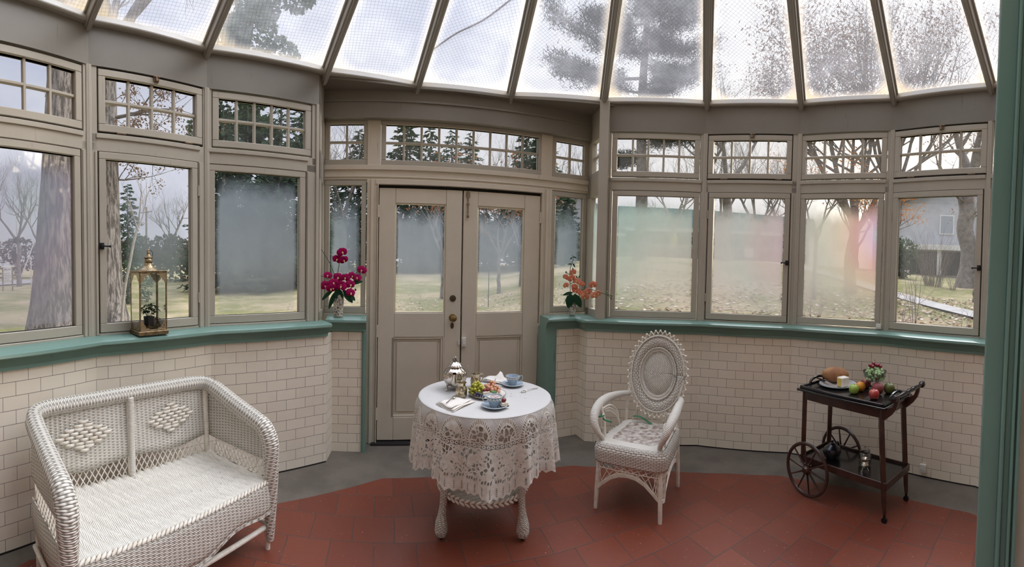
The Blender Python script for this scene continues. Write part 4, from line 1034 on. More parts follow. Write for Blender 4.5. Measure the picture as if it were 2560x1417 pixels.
tag(MB().tube(spline([(-.220, 2.64, .80), (-.245, 2.64, .855), (-.268, 2.645, .885)], 5), [.0022]*11, 6).build('sugar_spoon', M_silver, smooth=True), 'thin silver spoon leaning in the sugar pot', 'spoon')
# fruit plate
M_china = pm('white_china', (.80, .78, .74), .2, coat=.3); M_rimg = pm('gold_rim', (.55, .42, .2), .3, 1)
pl = empty('china_plate', at_t(-.130, 2.475), 0, 'white china plate of grapes in the middle of the lace table', 'plate')
MB().lathe([(0, .005), (.06, .005), (.085, .010), (.108, .017), (.108, .0145), (.085, .006), (.06, .0), (0, .0)], 48).build('dish', M_china, pl, smooth=True)
MB().tube([(.108*cos(a), .108*sin(a), .0165) for a in np.linspace(0, 2*pi, 49)[:-1]], .0012, 6, closed=True).build('gilt_rim', M_rimg, pl, smooth=True)
def grape_mat(n, c, c2): return pm(n, c, .25, 0, col2=c2, vs=18, sss=.25, coat=.2)
G_y = grape_mat('yellow_grape', (.50, .46, .05), (.36, .36, .03)); G_p = grape_mat('pink_grape', (.62, .26, .17), (.66, .40, .22)); G_b = grape_mat('dark_grape', (.02, .02, .035), (.05, .04, .07))
G_g = grape_mat('green_grape', (.34, .52, .24), (.44, .62, .36)); G_r = grape_mat('red_grape', (.16, .008, .02), (.25, .015, .04))
def bunch(name, c, n, r, ext, mat, label, cat, stem=True, seed=1, part='grape', keep=None):
    random.seed(seed); e = empty(name, c, 0, label, cat); pts = []
    tries = 0
    while len(pts) < n and tries < 6000:
        tries += 1
        p = Vector((random.uniform(-1, 1)*ext[0], random.uniform(-1, 1)*ext[1], random.uniform(0, 1)*ext[2]))
        if (p.x/ext[0])**2+(p.y/ext[1])**2+(p.z/ext[2])**2 > 1: continue
        if all((p-q).length > r*1.45 for q in pts): pts.append(p)
    g0 = None
    for p in pts:
        if g0 is None: g0 = MB().sphere((0, 0, 0), r, 12, 8).build(part, mat, e, smooth=True, ang=180); o = g0
        else: o = g0.copy(); COL.objects.link(o); o.parent = e
        o.location = (p.x, p.y, p.z+r*.6)
    if stem: MB().tube(spline([(0, 0, ext[2]*.5), (ext[0]*.3, .01, ext[2]+r), (ext[0]*.4, .02, ext[2]+r*2)], 4), .0015, 6).build('stem', pm('grape_stem', (.10, .08, .03), .7) if 'grape_stem' not in bpy.data.materials else bpy.data.materials['grape_stem'], e)
    return e
bunch('grape_bunch', (-.192, 2.462, TT+.008), 44, .0105, (.044, .042, .066), G_y, 'bunch of yellow-green grapes on the china plate', 'grapes', seed=3)
bunch('grape_bunch', (-.105, 2.505, TT+.008), 42, .0108, (.052, .044, .058), G_p, 'bunch of pink grapes on the china plate', 'grapes', seed=5)
bunch('grape_bunch', (-.178, 2.407, TT+.008), 10, .0095, (.032, .018, .018), G_b, 'small cluster of dark blue grapes at the plate edge', 'grapes', seed=6)
M_cream = pm('cream_cheese', (.76, .70, .58), .5, sss=.2); M_choc = pm('dark_chocolate', (.05, .02, .015), .4); M_leafg = pm('mint_leaf', (.06, .20, .05), .5); M_cherry = pm('glazed_cherry', (.20, .010, .014), .2, coat=.5)
def canape(name, x, y, z, rz, label, kind):
    e = empty(name, (x, y, z), rz, label, 'petit four')
    b = MB().prism([(-.022, 0), (.022, 0), (.020, .020), (-.020, .020)], -.018, .018).build('cake', M_cream, e, bevel=.003, seg=2)
    if kind == 'cherry':
        MB().box(-.023, .023, -.019, .019, -.002, .004).build('base', M_choc, e, bevel=.001)
        MB().sphere((0, 0, .030), .013, 12, 8, (1.1, 1, .9)).build('cherry', M_cherry, e, smooth=True)
    elif kind == 'grapes':
        for dx in (-.010, .010): MB().sphere((dx, 0, .026), .010, 10, 7).build('grape_half', G_r, e, smooth=True)
    else:
        for k in range(4): MB().sphere((.010*cos(k*1.6), .008*sin(k*1.6), .024), .011, 8, 5, (1, .7, .4)).build('leaf', M_leafg, e, smooth=True)
    return e
canape('petit_four', -.138, 2.452, TT+.012, .3, 'cream cake topped with dark grapes between the grape bunches', 'grapes')
canape('petit_four', -.090, 2.430, TT+.012, -.2, 'cream cake topped with green leaves on the china plate', 'leaf')
# cups and saucers
M_jas = pm('pale_blue_stoneware', (.36, .45, .53), .5); M_relief = pm('white_relief', (.74, .74, .70), .6)
def cup_set(x, y, hz, lab, liquid):
    s = empty('saucer', at_t(x, y), 0, 'pale blue saucer '+lab, 'saucer')
    MB().lathe([(0, .006), (.030, .006), (.045, .010), (.070, .018), (.071, .016), (.045, .004), (.030, 0), (0, 0)], 40).build('dish', M_jas, s, smooth=True)
    MB().tube([(.069*cos(a), .069*sin(a), .0178) for a in np.linspace(0, 2*pi, 41)[:-1]], .0012, 6, closed=True).build('rim', M_relief, s, smooth=True)
    c = empty('teacup', (x, y, TT+.0065), hz, 'pale blue teacup with white garland frieze '+lab, 'cup')
    MB().lathe([(0, 0), (.022, 0), (.023, .004), (.028, .014), (.036, .036), (.043, .058), (.041, .058), (.034, .036), (.026, .014), (.0, .006)], 40).build('bowl', M_jas, c, smooth=True)
    MB().tube(spline([(.039, 0, .048), (.058, 0, .056), (.064, 0, .040), (.052, 0, .024), (.034, 0, .024)], 6), .0030, 8).build('handle', M_jas, c, smooth=True)
    mb = MB()
    for i in range(16):
        a = 2*pi*i/16
        mb.sphere((.0405*cos(a), .0405*sin(a), .046), .0042, 6, 5, (1, 1, 1.1)); a += pi/16; mb.sphere((.0395*cos(a), .0395*sin(a), .0415), .003, 6, 5)
    mb.tube([(.0428*cos(a), .0428*sin(a), .0572) for a in np.linspace(0, 2*pi, 41)[:-1]], .0011, 5, closed=True)
    mb.build('garland', M_relief, c, smooth=True)
    if liquid: MB().lathe([(0, .054), (.032, .053), (.0385, .051)], 32).build('frothy_drink', pm('frothy_drink', (.74, .70, .64), .6, 0, col2=(.22, .10, .09), vs=60), c, smooth=True)
cup_set(-.081, 2.268, R(178), 'at the front edge of the lace table', True)
cup_set(.017, 2.690, R(8), 'at the back of the lace table', False)
canape('petit_four', -.030, 2.262, TT+.014, .5, 'cream petit four with a red cherry on the front saucer', 'cherry')
def cutlery(kind, a, b, z, label):
    a = Vector(a); b = Vector(b); L = (b-a).length; an = atan2((b-a).y, (b-a).x)
    e = MB(); M = Matrix.Translation((a.x, a.y, z)) @ Matrix.Rotation(an, 4, 'Z')
    if kind == 'spoon':
        e.sphere((.018, 0, .003), .019, 14, 8, (1, .62, .2)); e.tube(spline([(.034, 0, .004), (.06, 0, .007), (L, 0, .003)], 6), [.0022]*9+[.003]*4, 8, flat=.5)
    else:
        for k in range(4): e.tube([(0, (k-1.5)*.0048, .002), (.034, (k-1.5)*.0048, .003)], .0014, 6)
        e.sphere((.042, 0, .003), .012, 10, 6, (1, .85, .2)); e.tube(spline([(.05, 0, .003), (.08, 0, .005), (L, 0, .003)], 6), [.0022]*9+[.003]*4, 8, flat=.5)
    o = e.build(kind, M_silver, smooth=True, T=None); o.matrix_world = M
    return tag(o, label, kind)
cutlery('spoon', (.070, 2.550), (.175, 2.640), TT, 'silver teaspoon lying beside the back teacup')
def napkin(name, c, rz, label, peak):
    e = MB()
    for k, (w_, d_, z) in enumerate(((.085, .075, .002), (.080, .072, .006), (.078, .055, .010))):
        e.grid(lambda a, b: (a*w_*(1-.25*b), b*d_, z+.004*cos(a*3+k)+.003*sin(b*4)+(peak*max(0, 1-abs(a-.1)*2.2)*max(0, (b+.2)) if k == 2 else 0)), np.linspace(-1, 1, 9), np.linspace(-1, 1, 9))
    o = e.build(name, M_nap, smooth=True, solid=.0025); o.location = (*c, TT+.002); o.rotation_euler = (0, 0, rz); return tag(o, label, 'napkin')
M_nap = pm('cream_napkin', (.76, .72, .66), .9, bump=.2, bs=60)
napkin('napkin', (-.305, 2.290), R(62), 'folded cream napkin with a fork on it at the table front', 0)
napkin('napkin', (-.085, 2.800), R(-20), 'folded white napkin standing in a peak at the table back', .045)
cutlery('fork', (-.300, 2.385), (-.335, 2.235), TT+.020, 'silver fork lying on the folded napkin')

# ================================================================== TEA TROLLEY
M_wood = pm('dark_mahogany', (.030, .014, .010), .32, 0, col2=(.055, .022, .014), vs=10, coat=.35)
M_ebony = pm('black_lacquered_wood', (.010, .009, .009), .22, 0, coat=.4)
ta = atan2(.194, .981)
TO = Vector((2.037, 1.656)); tr_ = empty('tea_trolley', (TO.x, TO.y, 0), ta, 'dark wooden tea trolley with two spoked wheels by the tiled wall', 'trolley')
TW = Matrix.Translation((TO.x, TO.y, 0)) @ Matrix.Rotation(ta, 4, 'Z')
LL_, WWd = .655, .305
for (x, y) in ((0, .0), (WWd, .0)):
    lg = MB().tube([(x, y, .055), (x, y+.004, .10), (x, y+.014, .235), (x, y+.030, .45), (x, y+.048, .70)], [.014, .017, .021, .022, .022], 4).build('leg', M_wood, tr_, bevel=.002)
    mb = MB().tube([(x-.008, y, .018), (x+.008, y, .018)], .018, 14); mb.tube([(x, y, .03), (x, y, .06)], .009, 8); mb.build('caster', M_iron, lg, smooth=True)
for x in (0, WWd): MB().tube([(x, LL_, .20), (x, LL_, .45), (x, LL_, .70)], .022, 4).build('leg', M_wood, tr_, bevel=.002)
mb = MB(); mb.box(-.045, WWd+.045, -.002, LL_+.040, .700, .716); mb.build('top', M_ebony, tr_, bevel=.004, seg=2)
mb = MB(); mb.box(-.010, WWd+.010, .028, LL_+.012, .640, .702); mb.build('apron', M_wood, tr_, bevel=.002)
# loose tray on the top
ty = empty('serving_tray', tuple(TW @ Vector((WWd/2, LL_/2+.018, .716))), ta, 'black wooden serving tray with looped handles on the trolley top', 'tray')
hw, hl = WWd/2+.030, LL_/2+.006
mb = MB(); mb.box(-hw, hw, -hl, hl, 0, .010); mb.build('tray_base', M_ebony, ty, bevel=.002)
mb = MB(); 
for a, b, c, d in ((-hw, hw, -hl, -hl+.014), (-hw, hw, hl-.014, hl), (-hw, -hw+.014, -hl, hl), (hw-.014, hw, -hl, hl)): mb.box(a, b, c, d, .0, .020)
mb.build('tray_rim', M_ebony, ty, bevel=.003)
for y in (-hl+.012, hl-.012):
    MB().tube(spline([(-.085, y, .012), (-.070, y, .040), (-.03, y, .052), (.03, y, .052), (.07, y, .040), (.085, y, .012)], 5), .0095, 8).build('tray_handle', M_ebony, ty, smooth=True)
mb = MB(); mb.box(-.005, WWd+.005, -.005, LL_+.005, .222, .236); mb.build('lower_shelf', M_ebony, tr_, bevel=.002)
mb = MB()
for x in (-.014, WWd+.004): mb.box(x, x+.010, -.01, LL_+.01, .205, .252)
for y in (-.016, LL_+.006): mb.box(-.01, WWd+.01, y, y+.010, .205, .252)
mb.build('shelf_rail', M_wood, tr_, bevel=.002)
AX = (.575, .186)
MB().tube([(-.055, AX[0], AX[1]), (WWd+.055, AX[0], AX[1])], .010, 10).build('axle', M_wood, tr_, smooth=True)
for x in (-.052, WWd+.052):
    wh = MB().tube([(x, AX[0]+.172*cos(a), AX[1]+.172*sin(a)) for a in np.linspace(0, 2*pi, 49)[:-1]], .0125, 8, closed=True, flat=.85).build('wheel', M_wood, tr_, smooth=True)
    for i in range(10):
        a = 2*pi*i/10+.16
        MB().tube([(x, AX[0]+.025*cos(a), AX[1]+.025*sin(a)), (x, AX[0]+.09*cos(a), AX[1]+.09*sin(a)), (x, AX[0]+.166*cos(a), AX[1]+.166*sin(a))], [.008, .0062, .0052], 8).build('spoke', M_wood, wh, smooth=True)
    MB().lathe([(0, -.030), (.018, -.030), (.026, -.020), (.030, 0), (.026, .020), (.018, .030), (0, .030)], 16, Matrix.Translation((x, AX[0], AX[1])) @ Matrix.Rotation(pi/2, 4, 'Y')).build('hub', M_wood, wh, smooth=True)
for x in (0.0, WWd):
    pts = [(-.000, .600), (-.030, .610), (-.075, .650), (-.105, .690), (-.118, .730), (-.122, .765), (-.100, .772), (-.094, .735), (-.080, .702), (-.050, .690), (-.010, .695)]
    T_ = Matrix(((0, 1, 0, x), (1, 0, 0, .045), (0, 0, 1, .022), (0, 0, 0, 1)))
    MB().prism(pts, -.012, .012, T_).build('bracket', M_wood, tr_, bevel=.004, seg=2)
hp = [(-.065, .013), (-.06, .022), (-.045, .022), (-.035, .012), (0, .010), (.05, .014), (.10, .016), (.130, .011), (.152, .017), (.175, .011), (.20, .016), (.25, .014), (.305, .010), (.34, .012), (.35, .022), (.365, .022), (.37, .013)]
MB().lathe([(0, -.066)]+[(r, z) for z, r in hp]+[(0, .371)], 16, Matrix.Translation((0, -.067, .788)) @ Matrix.Rotation(pi/2, 4, 'Y')).build('push_handle', M_ebony, tr_, smooth=True)

# ------------------------------------------------------------------ food and dishes on the trolley
ZT = .7265
def TP(w_, l_, z=ZT): return tuple(TW @ Vector((w_, l_, z)))
M_plate = pm('grey_rimmed_china', (.55, .54, .52), .25, col2=(.45, .46, .47), vs=8)
p2 = empty('bread_plate', TP(.185, .505), 0, 'large grey-rimmed plate under the bread on the trolley', 'plate')
MB().lathe([(0, .004), (.085, .004), (.105, .009), (.135, .018), (.136, .015), (.105, .003), (.085, 0), (0, 0)], 48).build('dish', M_plate, p2, smooth=True)
MB().tube([(.134*cos(a), .134*sin(a), .0172) for a in np.linspace(0, 2*pi, 49)[:-1]], .002, 6, closed=True).build('rim_band', pm('blue_grey_band', (.16, .18, .20), .3), p2, smooth=True)
M_bread = pm('brown_bread_crust', (.27, .115, .045), .7, 0, col2=(.42, .22, .09), vs=14, bump=.4, bs=50)
mb = MB(); mb.sphere((0, 0, .056), .100, 28, 18, (1.0, .64, .55)); 
o = mb.build('bread_loaf', M_bread, smooth=True, ang=180); o.location = TP(.222, .560, ZT+.0065); o.rotation_euler = (0, R(3), R(-34)); tag(o, 'round brown bread loaf on the plate on the trolley', 'bread')
o['label'] = 'oval brown bread loaf behind the cheese on the trolley'
ce = empty('cheese_wedge', TP(.165, .450, ZT+.008), ta-R(12), 'wedge of white-rinded cheese in front of the bread loaf', 'cheese')
MB().prism([(-.034, 0), (.034, 0), (.034, .066), (-.034, .066)], -.028, .028).build('rind', pm('white_rind', (.78, .74, .66), .7, bump=.4, bs=80), ce, bevel=.006, seg=2)
MB().box(-.0365, -.033, -.022, .022, .005, .060).build('cut_face', pm('yellow_cheese', (.72, .52, .14), .5), ce, bevel=.001)
kn = empty('bread_knife', TP(.115, .545, ZT+.026), ta+R(64), 'knife with black handle resting on the bread plate rim', 'knife')
MB().box(-.10, .05, -.001, .001, -.010, .008).build('blade', M_silver, kn); MB().tube([(.05, 0, 0), (.16, 0, -.006)], .009, 8, flat=.7).build('handle', M_ebony, kn, smooth=True)
M_stem = pm('fruit_stem', (.06, .04, .02), .8)
def apple(name, w_, l_, r, mat, label, cat, sq=.95, stem=True, rot=0):
    e = empty(name, TP(w_, l_), rot, label, cat)
    pr = [(0, .10), (.28, .02), (.62, .08), (.90, .45), (1.0, .95), (.93, 1.40), (.66, 1.76), (.36, 1.86), (.14, 1.76), (0, 1.60)] if cat == 'apple' else [(0, .0), (.4, .06), (.75, .32), (.97, .75), (1.0, 1.05), (.9, 1.45), (.62, 1.78), (.3, 1.93), (.08, 1.95), (0, 1.92)]
    P_ = spline([(a*r, 0, b*r*sq) for a, b in pr], 4)
    MB().lathe([(max(0, p.x), p.z) for p in P_], 28, rmod=(lambda a, z: 1+.03*cos(5*a+1)) if cat == 'apple' else None).build('fruit_body', mat, e, smooth=True, ang=180)
    if stem: MB().tube([(0, 0, pr[-1][1]*r*sq-.002), (.002, .001, r*2.05*sq)], .0016, 6).build('stem', M_stem, e)
    return e
apple('apple', .085, .305, .034, pm('green_apple_skin', (.28, .42, .06), .3, 0, col2=(.38, .50, .10), vs=20, coat=.3), 'bright green apple at the front of the trolley fruit', 'apple')
apple('orange', .160, .302, .0345, pm('orange_peel', (.72, .30, .03), .45, 0, bump=.4, bs=220, bd=.001), 'orange next to the bright green apple', 'orange', stem=False)
apple('apple', .262, .318, .036, pm('dark_red_apple_skin', (.17, .02, .02), .35, 0, col2=(.30, .10, .06), vs=14, coat=.2), 'dark red apple behind the orange', 'apple')
apple('pomegranate', .165, .170, .042, pm('dull_crimson_skin', (.20, .035, .04), .6, 0, col2=(.26, .06, .06), vs=12), 'dull crimson pomegranate behind the shiny red apple', 'pomegranate', stem=False)
apple('apple', .060, .135, .035, pm('shiny_red_apple_skin', (.38, .025, .03), .25, 0, col2=(.46, .12, .07), vs=16, coat=.4), 'shiny red apple nearest the push handle', 'apple')
apple('apple', .238, .120, .038, pm('olive_green_apple_skin', (.10, .12, .03), .4, 0, col2=(.15, .16, .05), vs=10), 'dark olive green apple beside the pomegranate', 'apple')
def glassmat(n, rough=.02, tint=(.95, .97, .97)):
    m, t, out = newmat(n); tr = t.node('ShaderNodeBsdfTransparent'); tr.inputs[0].default_value = (*tint, 1); g = t.node('ShaderNodeBsdfGlossy'); g.inputs['Roughness'].default_value = rough
    lw = t.node('ShaderNodeLayerWeight'); lw.inputs['Blend'].default_value = .25
    x = t.node('ShaderNodeMixShader'); t.l.new(t.m('MULTIPLY_ADD', lw.outputs['Fresnel'], .8, .06), x.inputs[0]); t.l.new(tr.outputs[0], x.inputs[1]); t.l.new(g.outputs[0], x.inputs[2]); t.l.new(x.outputs[0], out.inputs[0]); return m
M_glass = glassmat('clear_glass')
co = empty('glass_compote', TP(.215, .225), 0, 'stemmed glass compote heaped with grapes on the trolley', 'compote')
MB().lathe([(0, 0), (.044, 0), (.046, .004), (.022, .010), (.010, .020), (.009, .042), (.015, .052), (.011, .060), (.034, .068), (.060, .086), (.075, .112), (.081, .142), (.078, .142), (.071, .112), (.056, .090), (.030, .074), (0, .068)], 40).build('bowl_and_stem', M_glass, co, smooth=True)
c0 = TP(.215, .225, ZT+.084)
bunch('grape_bunch', c0, 92, .0112, (.070, .070, .082), G_g, 'heap of pale green grapes in the glass compote', 'grapes', seed=11, stem=False)
bunch('grape_bunch', (c0[0], c0[1], c0[2]+.078), 9, .0125, (.040, .040, .028), G_r, 'cluster of dark red grapes topping the glass compote', 'grapes', seed=12)
ZS = .2365
bt = empty('black_teapot', TP(.11, .485, ZS), R(200), 'squat black teapot on the lower trolley shelf', 'teapot')
M_blk = pm('black_glazed_pottery', (.008, .009, .014), .2, coat=.5)
MB().lathe([(0, 0), (.035, 0), (.055, .018), (.064, .045), (.056, .075), (.034, .092), (.030, .096), (0, .098)], 32).build('body', M_blk, bt, smooth=True)
MB().lathe([(.032, .094), (.024, .104), (.010, .110), (.008, .116), (.012, .122), (0, .127)], 24).build('lid', M_blk, bt, smooth=True)
MB().tube(spline([(.055, 0, .035), (.085, 0, .055), (.105, 0, .090)], 5), [.016, .015, .014, .013, .012, .011, .010, .009, .009, .008, .008], 10).build('spout', M_blk, bt, smooth=True)
MB().tube(spline([(-.05, 0, .080), (-.09, 0, .085), (-.098, 0, .05), (-.058, 0, .030)], 5), .006, 8).build('handle', M_blk, bt, smooth=True)
jr = empty('glass_jar', TP(.155, .245, ZS), 0, 'round lidded glass jar on the lower trolley shelf', 'jar')
MB().lathe([(0, 0), (.034, 0), (.042, .010), (.044, .055), (.040, .080), (.030, .092), (.034, .098), (.032, .098), (.028, .090), (.037, .078), (.041, .055), (.039, .012), (0, .004)], 32).build('jar_body', M_glass, jr, smooth=True)
MB().lathe([(.036, .098), (.036, .103), (.020, .112), (.006, .116), (.005, .126), (.008, .130), (0, .133)], 28).build('lid', M_glass, jr, smooth=True)
sj = empty('silver_jug', TP(.088, .205, ZS), R(-60), 'tiny three-footed silver jug in front of the glass jar', 'jug')
MB().lathe([(0, .016), (.014, .018), (.024, .030), (.026, .042), (.020, .054), (.014, .062), (.015, .072), (.024, .082), (.022, .082), (.012, .070), (.012, .062), (0, .05)], 28).build('body', M_silver, sj, smooth=True)
for i in range(3):
    a = i*2.094; MB().tube([(.016*cos(a), .016*sin(a), .024), (.024*cos(a), .024*sin(a), .010), (.028*cos(a), .028*sin(a), .001)], .003, 6).build('foot', M_silver, sj, smooth=True)
MB().tube(spline([(-.015, 0, .072), (-.036, 0, .070), (-.036, 0, .046), (-.024, 0, .036)], 5), .0025, 6).build('handle', M_silver, sj, smooth=True)
MB().tube([(.012, 0, .074), (.036, 0, .082)], [.010, .004], 8).build('spout', M_silver, sj, smooth=True)

# ================================================================== LANTERN WITH PLANT ON THE SILL
TF = PM(CX[0], CX[1]); ZL = 1.0775
M_agold = pm('antique_gold_metal', (.30, .22, .12), .45, .9, col2=(.16, .12, .07), vs=40)
LM = TF @ Matrix.Translation((.345, .002, ZL))
la = empty('brass_lantern', label='tall antique brass and glass lantern holding a plant on the sill', cat='lantern', M=LM)
lw_, ldp, lh = .093, .070, .385
mb = MB(); mb.box(-lw_-.008, lw_+.008, -ldp-.006, ldp+.006, 0, .026); mb.build('base', M_agold, la, bevel=.003)
mb = MB()
for x in (-lw_, lw_-.009):
    for y in (-ldp, ldp-.009): mb.box(x, x+.009, y, y+.009, .026, lh)
for x0, x1, y0, y1 in ((-lw_, lw_, -ldp, -ldp+.009), (-lw_, lw_, ldp-.009, ldp), (-lw_, -lw_+.009, -ldp, ldp), (lw_-.009, lw_, -ldp, ldp)):
    mb.box(x0, x1, y0, y1, .026, .034); mb.box(x0, x1, y0, y1, lh-.010, lh)
mb.build('frame', M_agold, la, bevel=.0015)
mb = MB(); mb.box(-lw_-.003, lw_+.003, -ldp-.003, ldp+.003, lh, lh+.006); mb.build('roof_plate', M_agold, la, bevel=.002)
def filigree():
    m, t, out = newmat('pierced_brass'); b = t.node('ShaderNodeBsdfPrincipled'); b.inputs['Base Color'].default_value = (.42, .33, .20, 1); b.inputs['Metallic'].default_value = .8; b.inputs['Roughness'].default_value = .4
    n = t.node('ShaderNodeTexVoronoi', feature='DISTANCE_TO_EDGE'); t.l.new(t.coord('Object'), n.inputs['Vector']); n.inputs['Scale'].default_value = 120
    tr = t.node('ShaderNodeBsdfTransparent'); x = t.node('ShaderNodeMixShader'); t.put(x.inputs[0], t.m('GREATER_THAN', n.outputs['Distance'], .22)); t.l.new(b.outputs[0], x.inputs[1]); t.l.new(tr.outputs[0], x.inputs[2]); t.l.new(x.outputs[0], out.inputs[0]); return m
M_fil = filigree()
def bracket(mb, x, sx, z, sz, s, y=None, along='x'):
    pts = [(0, 0), (s, 0), (s*.92, .010), (s*.62, .013), (s*.55, .026), (s*.40, .030), (s*.34, .044), (s*.16, .050), (s*.10, s*.95), (0, s)]
    n = len(pts); vs = []
    for a, b in pts: vs.append((x+sx*a, y, z+sz*b) if along == 'x' else (y, x+sx*a, z+sz*b))
    mb.add(vs, [tuple(range(n))])
for (y, al) in ((-ldp+.002, 'x'), (ldp-.002, 'x'), (-lw_+.002, 'y'), (lw_-.002, 'y')):
    hx = lw_ if al == 'x' else ldp
    for s_ in (-1, 1):
        mb = MB(); bracket(mb, -s_*(hx-.008), s_, lh-.010, -1, .062, y, al); mb.build('filigree_corner', M_fil, la, solid=.002)
        mb = MB(); bracket(mb, -s_*(hx-.008), s_, .034, 1, .058, y, al); mb.build('filigree_corner', M_fil, la, solid=.002)
    mb = MB(); q = hx-.006
    mb.add([(-q, y, .03), (q, y, .03), (q, y, lh-.006), (-q, y, lh-.006)] if al == 'x' else [(y, -q, .03), (y, q, .03), (y, q, lh-.006), (y, -q, lh-.006)], [(0, 1, 2, 3)]); mb.build('glass_side', M_glass, la)
MB().lathe([(.066, lh+.006), (.060, lh+.010), (.036, lh+.026), (.026, lh+.044), (.025, lh+.050)], 32).build('chimney_skirt', M_fil, la, smooth=True, solid=.002)
MB().lathe([(.024, lh+.048), (.025, lh+.084)], 28).build('chimney_band', M_fil, la, smooth=True, solid=.002)
MB().lathe([(.029, lh+.084), (.029, lh+.087), (.020, lh+.094), (.010, lh+.108), (.009, lh+.112), (.012, lh+.118), (.008, lh+.124), (.010, lh+.130), (0, lh+.138)], 24).build('finial', M_agold, la, smooth=True)
MB().tube(spline([(0, 0, lh+.132), (.018, 0, lh+.130), (.030, 0, lh+.112), (.028, 0, lh+.092)], 5), .0018, 6).build('carrying_ring', M_iron, la, smooth=True)
pp = empty('potted_plant', M=LM @ Matrix.Translation((.005, .005, .030)), label='small leafy green plant in a black pot inside the lantern', cat='plant')
MB().lathe([(0, .022), (.030, .022), (.036, .075), (.033, .075), (.030, .06), (0, .06)], 24).build('pot', pm('black_plastic_pot', (.010, .010, .014), .4), pp, smooth=True)
random.seed(21); M_plant = leafmat('dark_green_leaf', (.020, .060, .030), (.045, .10, .055))
def leaf(mb, base, dirv_, L, wd, curl=.3, up=Vector((0, 0, 1)), n=5):
    d = Vector(dirv_).normalized(); s_ = d.cross(up); s_ = s_.normalized() if s_.length > 1e-3 else Vector((1, 0, 0)); nrm = s_.cross(d)
    vs = []
    for i in range(n+1):
        t = i/n; w_ = wd*sin(pi*min(1, t*.92+.06))**.8*(1-t*.15); c = Vector(base)+d*(L*t)-nrm*(curl*L*t*t)
        vs += [c-s_*w_+nrm*w_*.25, c, c+s_*w_+nrm*w_*.25]
    fs = []
    for i in range(n): fs += [(i*3, i*3+1, i*3+4, i*3+3), (i*3+1, i*3+2, i*3+5, i*3+4)]
    mb.add(vs, fs)
mb = MB()
for i in range(70):
    a = random.uniform(0, 2*pi); e_ = random.uniform(-.3, 1.2); r_ = random.uniform(.010, .046)
    b = Vector((r_*cos(a)*1.0, r_*sin(a)*.85, .082+random.uniform(-.01, .055)*(1.2-r_*14)+.022)); leaf(mb, b, (cos(a), sin(a), e_*.5), random.uniform(.024, .036), random.uniform(.009, .013), .45)
for i in range(12): a = i*.52; mb.tube([(0, 0, .06), (.03*cos(a), .03*sin(a), .10)], .0012, 5)
mb.build('foliage', M_plant, pp, smooth=True, ang=60)
mb = MB(); random.seed(5)
for i in range(160):
    p = Vector((random.uniform(-.070, .070), random.uniform(-.050, .050), .003+random.random()*.016)); d = Vector((random.uniform(-1, 1), random.uniform(-1, 1), random.uniform(0, .8))).normalized()*.014; mb.tube([p, p+d], .003, 5)
mo = mb.build('dried_moss', pm('ochre_moss', (.18, .13, .03), .9, col2=(.08, .07, .02), vs=60)); mo.matrix_world = LM @ Matrix.Translation((0, 0, .028)); tag(mo, 'bed of ochre dried moss on the lantern floor', 'moss', kind='stuff')

# ================================================================== ORCHIDS IN VASES
def vase_mat():
    m, t, out = newmat('toile_vase'); b = t.node('ShaderNodeBsdfPrincipled'); t.l.new(b.outputs[0], out.inputs[0]); v = t.coord('Object')
    n1 = t.noise(v, 42, 3, .6); n2 = t.noise(v, 60, 4, .7); n3 = t.noise(v, 22, 2)
    c = t.mix(t.step(t.m('ABSOLUTE', t.m('SUBTRACT', n1, .5)), .05, .02), (.62, .57, .48), (.06, .05, .07))
    c = t.mix(t.step(n2, .58, .62), c, (.20, .10, .08)); c = t.mix(t.step(n3, .60, .66), c, (.66, .61, .52))
    t.put(b.inputs['Base Color'], c); b.inputs['Roughness'].default_value = .3; return m
M_vase = vase_mat(); M_pet = leafmat('magenta_petal', (.30, .008, .075), (.40, .02, .12), tl=.3); M_cor = leafmat('coral_petal', (.72, .20, .13), (.66, .32, .20), tl=.35)
M_ol = leafmat('orchid_leaf', (.020, .055, .030), (.035, .085, .045), tl=.15); M_ost = pm('orchid_stem', (.05, .07, .03), .6); M_lip = pm('yellow_lip', (.75, .55, .25), .5); M_bud = pm('green_bud', (.12, .17, .06), .6)
M_stone = pm('grey_footed_rim', (.30, .30, .26), .5)
def flower(par, c, face, r, mat, seed):
    random.seed(seed); f = Vector(face).normalized(); x = f.cross(Vector((0, 0, 1))).normalized(); z = x.cross(f)
    M = Matrix(((x.x, f.x, z.x, c[0]), (x.y, f.y, z.y, c[1]), (x.z, f.z, z.z, c[2]), (0, 0, 0, 1))) @ Matrix.Rotation(random.uniform(-.5, .5), 4, 'Y')
    mb = MB()
    for k, (a, L, w_) in enumerate(((90, .9, .42), (210, .85, .40), (330, .85, .40), (15, 1.0, .62), (165, 1.0, .62))):
        q = R(a); d = Vector((cos(q), 0, sin(q))); s_ = Vector((-sin(q), 0, cos(q)))
        mb.grid(lambda t, v: M @ (d*(r*L*t)+s_*(r*w_*v*sin(pi*min(1, t*.85+.08))**.7)+Vector((0, r*(.22*sin(t*2.2)-.35*t*t-.16*v*v+.02*k), 0))), np.linspace(0, 1, 6), np.linspace(-1, 1, 5))
    o = mb.build('flower', mat, par, smooth=True, ang=80)
    mb = MB(); mb.sphere(M @ Vector((0, r*.12, -r*.08)), r*.16, 7, 5); mb.sphere(M @ Vector((0, r*.2, -r*.24)), r*.12, 7, 5); mb.build('lip', M_lip, o, smooth=True)
    return o
